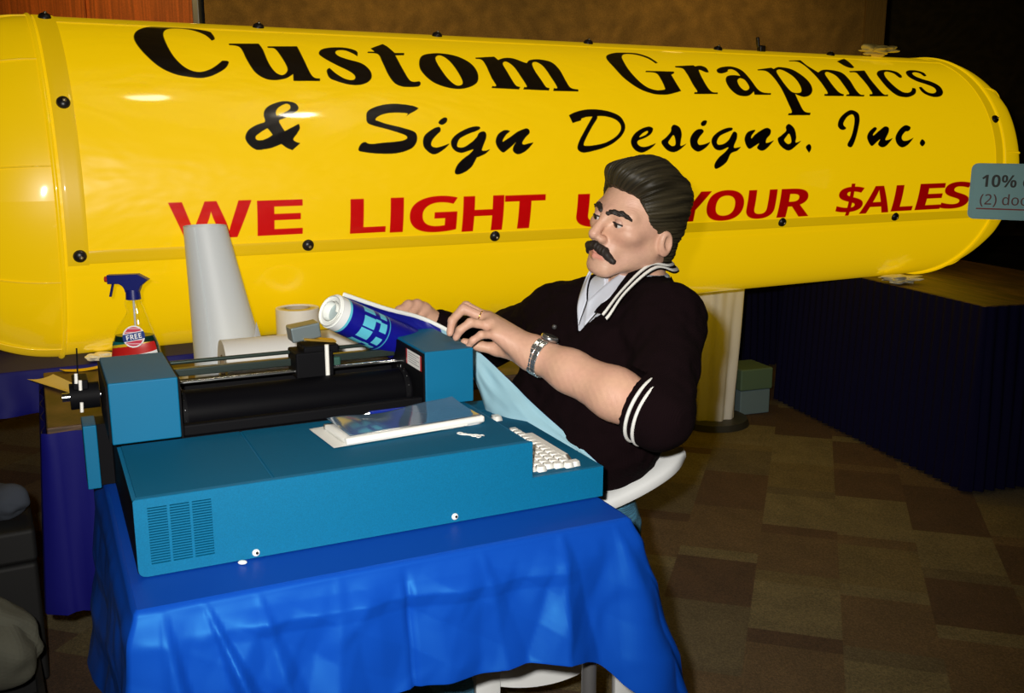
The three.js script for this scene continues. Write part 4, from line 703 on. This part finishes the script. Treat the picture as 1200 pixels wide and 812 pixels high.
    d = smin(d, cap(x, y, z, hp(0.006, 0.010, 0.083), hp(0.045, 0.013, 0.064), 0.0085, 0.0095), 0.018);
    d = -smin(-d, ell(x, y, z, [0.031, -0.006, 0.097], [0.0175, 0.0115, 0.024]), 0.010);
    d = smin(d, cap(x, y, z, hp(0.031, -0.003, 0.069), hp(0.031, -0.003, 0.069), 0.0140, 0.0140), 0.006);
    d = smin(d, cap(X, y, z, hp(0, 0.008, 0.085), hp(0, -0.036, 0.1065), 0.0072, 0.0112), 0.012);
    d = smin(d, ell(x, y, z, [0.012, -0.043, 0.094], [0.0092, 0.0080, 0.011]), 0.006);
    d = smin(d, ell(X, y, z, [0, -0.068, 0.066], [0.034, 0.028, 0.024]), 0.018);
    d = smin(d, cap(x, y, z, hp(0, -0.0705, 0.0905), hp(0.019, -0.0745, 0.082), 0.0052, 0.003), 0.005);
    d = smin(d, cap(x, y, z, hp(0, -0.0815, 0.0885), hp(0.016, -0.0800, 0.081), 0.0062, 0.0035), 0.005);
    d = -smin(-d, cap(x, y, z, hp(0, -0.0762, 0.0965), hp(0.022, -0.0772, 0.086), 0.0014, 0.0012), 0.003);
    d = smin(d, cap(X, y, z, hp(0, -0.05, -0.03), hp(0.005, -0.15, -0.05), 0.055, 0.056), 0.03);
    // ears: a tilted shell with a hollow
    const ex = x - 0.0735, ey = (y + 0.025) * 0.96 + (z + 0.012) * 0.25, ez = (z + 0.012) * 0.96 - (y + 0.025) * 0.25 + ex * 0.45;
    let ear = ell(ex, ey, ez, [0.004, 0, -0.004], [0.0090, 0.027, 0.0155]);
    ear = -smin(-ear, ell(ex, ey, ez, [0.013, 0.004, -0.002], [0.0075, 0.016, 0.0085]), 0.004);
    return smin(d, ear, 0.008);
  };
  const headTone = (x, y, z) => {
    const t = tone(x, y, z), ax = Math.abs(x), lips = sstep(0.0105, 0.006, Math.abs(y + 0.0765)) * sstep(0.026, 0.018, ax) * sstep(0.077, 0.083, z) * 0.7;
    const beard = sstep(-0.030, -0.060, y) * sstep(-0.01, 0.02, z) * (0.75 + 0.25 * n3(x * 300, y * 300, z * 300)) * 0.20, flush = Math.exp(-Math.pow((ax - 0.042) / 0.016, 2) - Math.pow((y + 0.035) / 0.02, 2)) * 0.08;
    return [lerp(t[0], 0.36, beard) * (1 - 0.1 * flush), lerp(lerp(t[1], 0.27, beard), 0.16, lips * 0.8) * (1 - flush), lerp(lerp(t[2], 0.22, beard), 0.13, lips * 0.8) * (1 - flush)];
  };
  const headGeo = net(headF, V(-0.10, -0.165, -0.125), V(0.10, 0.135, 0.125), 0.0028, headTone).applyMatrix4(headM);
  const body = mergeGeometries([bodyGeo, handGeo, rightGeo, headGeo]);
  mesh('body', local(body), skinMat, man).userData.label = 'face, neck, arms and hands';
  // eyes, brows, moustache, hair
  const inHead = (g) => local(g.applyMatrix4(headM));
  for (const s of [1, -1]) {
    const eye = mesh('eye', inHead(new THREE.SphereGeometry(0.0112, 24, 16).translate(s * 0.031, -0.004, 0.0745)), mat(lin(0.62, 0.58, 0.54), 0.2), man);
    mesh('iris', inHead(new THREE.SphereGeometry(0.0066, 16, 12).scale(1, 1, 0.4).rotateX(0.5).rotateY(-0.25).translate(s * 0.031 - 0.0025, -0.0082, 0.0838)), mat(lin(0.02, 0.012, 0.008), 0.15), eye);
    mesh('eyelid', inHead(new THREE.SphereGeometry(0.0122, 24, 16, 0, Math.PI * 2, 0, Math.PI * 0.46).rotateX(0.36).translate(s * 0.031, -0.0036, 0.0745)), mat(lin(0.52, 0.30, 0.22), 0.5), man);
    mesh('eyelashes', inHead(tubePath([V(s * 0.0185, -0.0050, 0.0820), V(s * 0.025, -0.0048, 0.0864), V(s * 0.034, -0.0050, 0.0866), V(s * 0.0440, -0.0058, 0.0795)], 0.0017, 16, 6)), mat(lin(0.012, 0.008, 0.006), 0.7), man);
  }
  const hairMat = mat(lin(0.040, 0.030, 0.016), 0.55, { specularIntensity: 0.6 }), tashMat = mat(lin(0.016, 0.010, 0.007), 0.65);
  const strand = (x, y, z, k) => 0.0006 * Math.sin(k * 1100 + 1.2 * n3(x * 14, y * 14, z * 14)) + 0.0020 * n3(k * 130, x * 9, z * 9);
  const onFace = (x, y, off) => { let z = 0.13; while (z > 0 && headF(x, y, z) > 0) z -= 0.0008; return V(x, y, z + off); };
  for (const s of [1, -1]) {
    const B = [[0.010, 0.0105], [0.022, 0.0150], [0.035, 0.0160], [0.047, 0.0125], [0.056, 0.0065]].map(([x, y]) => onFace(s * x, y, 0.0005)), R = [0.0046, 0.0054, 0.0050, 0.0038, 0.0020];
    mesh('eyebrow', inHead(net((x, y, z) => { let d = 1; for (let i = 0; i < 4; i++) d = smin(d, cap(x, y, z, B[i], B[i + 1], R[i], R[i + 1]), 0.003); return d + strand(x, y, z, y + x * 0.4); }, V(s > 0 ? 0 : -0.070, -0.006, 0.030), V(s > 0 ? 0.070 : 0, 0.032, 0.11), 0.0022)), tashMat, man);
  }
  mesh('moustache', inHead(net((x, y, z) => { const a = Math.abs(x); return smin(cap(a, y, z, V(0.002, -0.0595, 0.0935), V(0.020, -0.0650, 0.0885), 0.0088, 0.0094), cap(a, y, z, V(0.020, -0.0650, 0.0885), V(0.036, -0.0800, 0.0715), 0.0094, 0.0066), 0.005) + strand(x, y, z, a * 0.8) * 0.8; }, V(-0.052, -0.095, 0.055), V(0.052, -0.042, 0.112), 0.0024)), tashMat, man);
  const hairF = (X, y, z) => {
    let d = ell(X, y, z, [0, 0.040, -0.016], [0.085, 0.092, 0.100]);
    d = smin(d, ell(X, y, z, [0.006, 0.090, 0.034], [0.064, 0.034, 0.066]), 0.03);          // lifted front, swept back
    d = smin(d, ell(X, y, z, [0, -0.040, -0.062], [0.060, 0.050, 0.042]), 0.03);           // nape
    const side = Math.abs(X);
    d += strand(X, y, z, Math.atan2(y + 0.01, X + 0.03) * 0.09 + z * 0.12) + 0.004 * n3(X * 14, y * 14, z * 6);
    // the face and the ears stay free
    const line = y > 0.072 ? 0.2 : y > 0.050 ? lerp(0.056, 0.100, (y - 0.050) / 0.022) : y > 0.004 ? lerp(0.026, 0.056, (y - 0.004) / 0.046) : y > -0.032 ? 0.024 : -0.030;
    const front = z - line - 0.004 * n3(X * 60, y * 60, 3) - 0.006 * sstep(0.0, 0.05, 0.06 - side);
    d = Math.max(d, front * 0.8);
    d = Math.max(d, -0.088 - y + 0.004 * n3(X * 50, z * 50, 1));
    if (y < 0.0) d = Math.max(d, -(ell(side, y, z, [0.084, -0.042, -0.010], [0.018, 0.021, 0.019])));
    return d;
  };
  const hairTone = (x, y, z) => { const k = Math.atan2(y + 0.01, x + 0.03) * 0.09 + z * 0.12, f = 0.75 + 0.45 * n3(k * 260, x * 8, z * 8) + 0.3 * n3(k * 90, 3, z * 5); return [0.034 * Math.max(0.3, f), 0.027 * Math.max(0.3, f), 0.013 * Math.max(0.3, f)]; };
  hairMat.vertexColors = true; hairMat.color = lin(1, 1, 1);
  mesh('hair', inHead(net(hairF, V(-0.11, -0.11, -0.15), V(0.11, 0.16, 0.125), 0.0026, hairTone)), hairMat, man);

  // clothes
  const knit = mat(lin(0.0062, 0.0026, 0.0034), 1.0, { bumpMap: rep(knitBump, 9, 9), bumpScale: 0.0012, specularIntensity: 0.12 }), shirtMat = mat(lin(0.62, 0.66, 0.76), 0.75), stripeMat = mat(lin(0.72, 0.72, 0.68), 0.8);
  const fdir = LW.clone().sub(LE).normalize(), cuff = LE.clone().addScaledVector(fdir, 0.048);
  const deeper = (p) => V(0, EYE, 0).add(p.sub(V(0, EYE, 0)).multiplyScalar(1.020)), Vb = V(0.134, 0.983, -1.973);
  const sweaterRaw = (x, y, z) => {
    let d = smin(torso(x, y, z, 0.012), Math.min(cap(x, y, z, LS, LE, 0.068, 0.062), cap(x, y, z, RS, RE, 0.066, 0.058)), 0.05);
    d = smin(d, cap(x, y, z, RE, RW, 0.055, 0.043), 0.03);
    return d + 0.004 * n3(x * 9, y * 14, z * 9) + 0.0025 * n3(x * 24, y * 24, z * 24);
  };
  const hemY = 0.648;
  const sweaterF = (x, y, z) => {
    let d = sweaterRaw(x, y, z);
    d = Math.max(d, hemY + 0.01 * Math.sin(x * 20) - y);
    const ca = (x - cuff.x) * fdir.x + (y - cuff.y) * fdir.y + (z - cuff.z) * fdir.z;
    d = smin(Math.max(d, -Math.max(-ca, cap(x, y, z, LE, LW, 0.061, 0.061))), Math.max(cap(x, y, z, LE, LE.clone().addScaledVector(fdir, 0.10), 0.063, 0.060), ca), 0.012);
    // neck opening: a V in front, a hole round the neck
    const px = x - Vb.x, py = y - Vb.y, pz = z - Vb.z, l = px * Lx.x + pz * Lx.z, f = px * Fw.x + pz * Fw.z;
    const wl = l - py * 0.10, wedge = Math.max(Math.abs(wl) - Math.max(0, py + 0.002) * (wl < 0 ? 0.95 : 0.50), -0.16 - f, -py);
    d = Math.max(d, -wedge * 0.8);
    d = Math.max(d, -cap(x, y, z, NB, hl(0, -0.03, -0.03), 0.066, 0.075));
    return d;
  };
  const knitGeo = net(sweaterF, V(-0.30, 0.58, -2.56), V(0.50, 1.16, -1.62), 0.0065);
  { const p = knitGeo.attributes.position, q = knitGeo.attributes.uv; for (let i = 0; i < p.count; i++) q.setXY(i, (p.getX(i) * 0.67 + p.getZ(i) * 0.743) * 1.2, p.getY(i) * 1.2); }
  const sweater = mesh('pullover', local(knitGeo), knit, man); sweater.userData.label = 'black knit pullover with white striped collar and cuffs';
  const snap = (p, off, F = sweaterRaw) => { for (let k = 0; k < 12; k++) { const e = 0.002, d = F(p.x, p.y, p.z) - off; const g = V(F(p.x + e, p.y, p.z) - F(p.x - e, p.y, p.z), F(p.x, p.y + e, p.z) - F(p.x, p.y - e, p.z), F(p.x, p.y, p.z + e) - F(p.x, p.y, p.z - e)).normalize(); p.addScaledVector(g, -d); } return p; };
  // collar: a folded strip round the neck and down both sides of the V
  const nearEdge = [V(0.140, 1.004, -1.915), V(0.166, 1.040, -1.915), V(0.205, 1.072, -1.945), V(0.252, 1.104, -1.990), V(0.300, 1.118, -2.045), V(0.315, 1.118, -2.110), V(0.280, 1.118, -2.165)];
  const nearOut = [V(0.162, 0.992, -1.898), V(0.190, 1.028, -1.893), V(0.236, 1.058, -1.925), V(0.285, 1.085, -1.970), V(0.332, 1.095, -2.035), V(0.350, 1.090, -2.110), V(0.305, 1.085, -2.190)];
  const farEdge = [V(0.128, 1.002, -1.935), V(0.130, 1.045, -1.955), V(0.140, 1.085, -1.990), V(0.165, 1.110, -2.05), V(0.205, 1.118, -2.115), V(0.245, 1.118, -2.155), V(0.280, 1.118, -2.165)];
  const farOut = [V(0.108, 0.992, -1.950), V(0.108, 1.030, -1.975), V(0.112, 1.060, -2.015), V(0.135, 1.082, -2.075), V(0.180, 1.088, -2.140), V(0.235, 1.086, -2.185), V(0.305, 1.085, -2.190)];
  for (const L of [nearEdge, nearOut, farEdge, farOut]) L.forEach((p, i) => { if (i < 4) p.copy(deeper(p.clone())); });
  nearEdge[0].lerp(nearEdge[1], 0.85); nearOut[0].lerp(nearOut[1], 0.85); farOut.forEach((p, i) => { if (i < 5) p.lerp(farEdge[i], 0.55); });
  for (const L of [nearEdge, nearOut, farEdge, farOut]) L.forEach((p, i) => { if (sweaterRaw(p.x, p.y, p.z) < 0.007) snap(p, 0.007); });
  const flapGeo = (A, B, v0, v1, off, th) => { const a = new THREE.CatmullRomCurve3(A), b = new THREE.CatmullRomCurve3(B); return surf((u, v) => { const k = lerp(v0, v1, v), p = a.getPoint(u).lerp(b.getPoint(u), k); return p.add(V(0, 0.5 * off + 0.006 * Math.sin(k * 3.14), 0)).addScaledVector(Fw, off).addScaledVector(Lx, A === nearEdge ? off : -off); }, 36, 6, th); };
  const collar = mesh('collar', local(merge([flapGeo(nearEdge, nearOut, 0, 1, 0.002, 0.004), flapGeo(farEdge.slice(4), farOut.slice(4), 0, 1, 0.002, 0.004)])), knit, man);
  for (const k of [0.56, 0.82]) for (const [A, B, w] of [[nearEdge, nearOut, 0.13]]) mesh('collar_stripe', local(flapGeo(A, B, k, k + w, 0.004, 0.0045)), stripeMat, collar);
  // striped knit cuff round the left sleeve
  const U1 = fdir.clone().cross(V(0, 1, 0)).normalize(), U2 = U1.clone().cross(fdir).normalize();
  const hoop = (at, off) => Array.from({ length: 48 }, (_, i) => { const a = i / 48 * 2 * Math.PI; return LE.clone().addScaledVector(fdir, at).addScaledVector(U1, Math.cos(a) * (0.0625 + off)).addScaledVector(U2, Math.sin(a) * (0.0625 + off)); });
  for (const at of [0.014, 0.030]) mesh('cuff_stripe', local(tubePath(hoop(at, 0.0018), 0.0036, 120, 8, true)), stripeMat, sweater);
  // pale shirt under it
  const shirtF = (x, y, z) => { let d = torso(x, y, z, 0.0035); d = smin(d, cap(x, y, z, NB, hl(0, -0.075, -0.032), 0.064, 0.062), 0.03); d = Math.max(d, 0.72 - y); const px = x - Vb.x, py = y - 1.030, pz = z - Vb.z, l = px * Lx.x + pz * Lx.z, f = px * Fw.x + pz * Fw.z; d = Math.max(d, -Math.max(Math.abs(l - py * 0.1) - py * 0.55, -0.15 - f, -py) * 0.8); const n = (x - NB.x) * 0.12 + (z - NB.z) * 0.0 + (y - 1.098); return Math.max(d, n, -cap(x, y, z, NB, hl(0, -0.03, -0.03), 0.054, 0.054)); };
  mesh('shirt', local(net(shirtF, V(-0.05, 0.70, -2.32), V(0.46, 1.17, -1.82), 0.0055)), shirtMat, man);
  const sc = (A, B) => { for (const L of [A, B]) L.forEach((p, i) => { if (i < 3) p.copy(deeper(p.clone())); }); const a = new THREE.CatmullRomCurve3(A), b = new THREE.CatmullRomCurve3(B); return local(surf((u, v) => a.getPoint(u).lerp(b.getPoint(u), v), 20, 6, 0.003)); };
  mesh('shirt_collar', sc([V(0.150, 1.052, -1.945), V(0.190, 1.085, -1.962), V(0.240, 1.112, -2.000), V(0.285, 1.128, -2.050)], [V(0.142, 1.008, -1.915), V(0.178, 1.050, -1.915), V(0.225, 1.085, -1.950), V(0.300, 1.116, -2.040)]), shirtMat, man);
  mesh('shirt_collar', sc([V(0.146, 1.055, -1.946), V(0.150, 1.085, -1.976), V(0.166, 1.110, -2.022), V(0.187, 1.120, -2.078)], [V(0.130, 1.010, -1.926), V(0.130, 1.045, -1.953), V(0.144, 1.080, -1.997), V(0.167, 1.110, -2.068)]), shirtMat, man);
  for (const [x, y] of [[-0.004, -0.030], [-0.016, 0.0]]) { const p = snap(V(Vb.x + x * 0.7 - 0.03, Vb.y + y, Vb.z - 0.035 + x), 0.004); mesh('button', local(new THREE.SphereGeometry(0.005, 12, 8).scale(1, 1, 0.6).translate(p.x, p.y, p.z)), mat(lin(0.05, 0.05, 0.05), 0.25), man); }
  const denim = mat(0xffffff, 0.85, { map: dataTex(128, 128, (u, v, x, y) => { const f = 0.75 + 0.3 * rnd() + 0.1 * ((x + y) % 4 < 2 ? 1 : -1); return [70 * f, 128 * f, 158 * f]; }), bumpMap: rep(fineBump, 6, 6), bumpScale: 0.002 });
  denim.map.repeat.set(8, 8);
  mesh('jeans', local(net((x, y, z) => Math.max(smin(Math.max(torso(x, y, z, 0.008), y - 0.68), legs(x, y, z, 0.006), 0.04) + 0.006 * Math.abs(n3(x * 12, y * 16, z * 12)), 0.10 - y), V(-0.34, 0.08, -2.30), V(0.42, 0.70, -1.62), 0.009)), denim, man);
  for (const [A] of [[AnL], [AnR]]) mesh('shoe', local(net((x, y, z) => { const q = V(x, y, z).sub(A), f = -(q.x * Math.cos(TH) - q.z * Math.sin(TH)), s = q.x * Math.sin(TH) + q.z * Math.cos(TH); return Math.max(smin(ell(f, q.y, s, [0.07, -0.045, 0], [0.135, 0.045, 0.046]), ell(f, q.y, s, [-0.01, -0.01, 0], [0.055, 0.06, 0.042]), 0.03), 0.004 - y); }, A.clone().add(V(-0.26, -0.1, -0.24)), A.clone().add(V(0.24, 0.08, 0.24)), 0.007)), mat(lin(0.10, 0.07, 0.05), 0.6), man);
  // steel wristwatch
  {
    const w = new THREE.Group(); w.name = 'wristwatch'; w.userData.label = 'steel wristwatch with a link strap'; man.add(w);
    const c = LW.clone().addScaledVector(fdir, -0.012), n = 26, link = new RoundedBoxGeometry(0.0092, 0.0034, 0.0062, 1, 0.001), topA = 1.35;
    const links = []; for (let i = 0; i < n; i++) { const a = i / n * 2 * Math.PI; if (Math.abs(Math.atan2(Math.sin(a - topA), Math.cos(a - topA))) < 0.42) continue; for (const off of [-0.006, 0.006]) { const q = c.clone().addScaledVector(U1, Math.cos(a) * 0.0385).addScaledVector(U2, Math.sin(a) * 0.0385).addScaledVector(fdir, off); const nn = U1.clone().multiplyScalar(Math.cos(a)).addScaledVector(U2, Math.sin(a)), tt = nn.clone().cross(fdir), mm = new THREE.Matrix4().makeBasis(tt, nn, fdir).setPosition(q); links.push(link.clone().applyMatrix4(new THREE.Matrix4().makeScale(1, 1, 1.85)).applyMatrix4(mm)); } }
    mesh('strap', local(merge(links)), mat(lin(0.62, 0.64, 0.64), 0.25, { metalness: 0.9 }), w);
    const nn = U1.clone().multiplyScalar(Math.cos(topA)).addScaledVector(U2, Math.sin(topA)), q = c.clone().addScaledVector(nn, 0.040);
    const put = (g) => local(g.applyQuaternion(new THREE.Quaternion().setFromUnitVectors(V(0, 1, 0), nn)).translate(q.x, q.y, q.z));
    mesh('case', put(lathe([[0.0001, -0.004], [0.017, -0.004], [0.0185, 0], [0.0175, 0.005], [0.015, 0.006], [0.0145, 0.0052], [0.0001, 0.0052]], 32)), mat(lin(0.5, 0.5, 0.5), 0.22, { metalness: 0.9 }), w);
    mesh('dial', put(new THREE.CylinderGeometry(0.0142, 0.0142, 0.0006, 28).translate(0, 0.0056, 0)), mat(lin(0.05, 0.055, 0.05), 0.15), w);
  }
  const rp = J.mM.clone().lerp(J.mP, 0.3), rdir = J.mP.clone().sub(J.mM).normalize();
  mesh('finger_ring', local(new THREE.TorusGeometry(0.0112, 0.0012, 8, 28).applyQuaternion(new THREE.Quaternion().setFromUnitVectors(V(0, 0, 1), rdir)).translate(rp.x, rp.y, rp.z)), mat(lin(0.7, 0.45, 0.12), 0.25, { metalness: 1 }), man);
}
renderer.render(scene, camera);
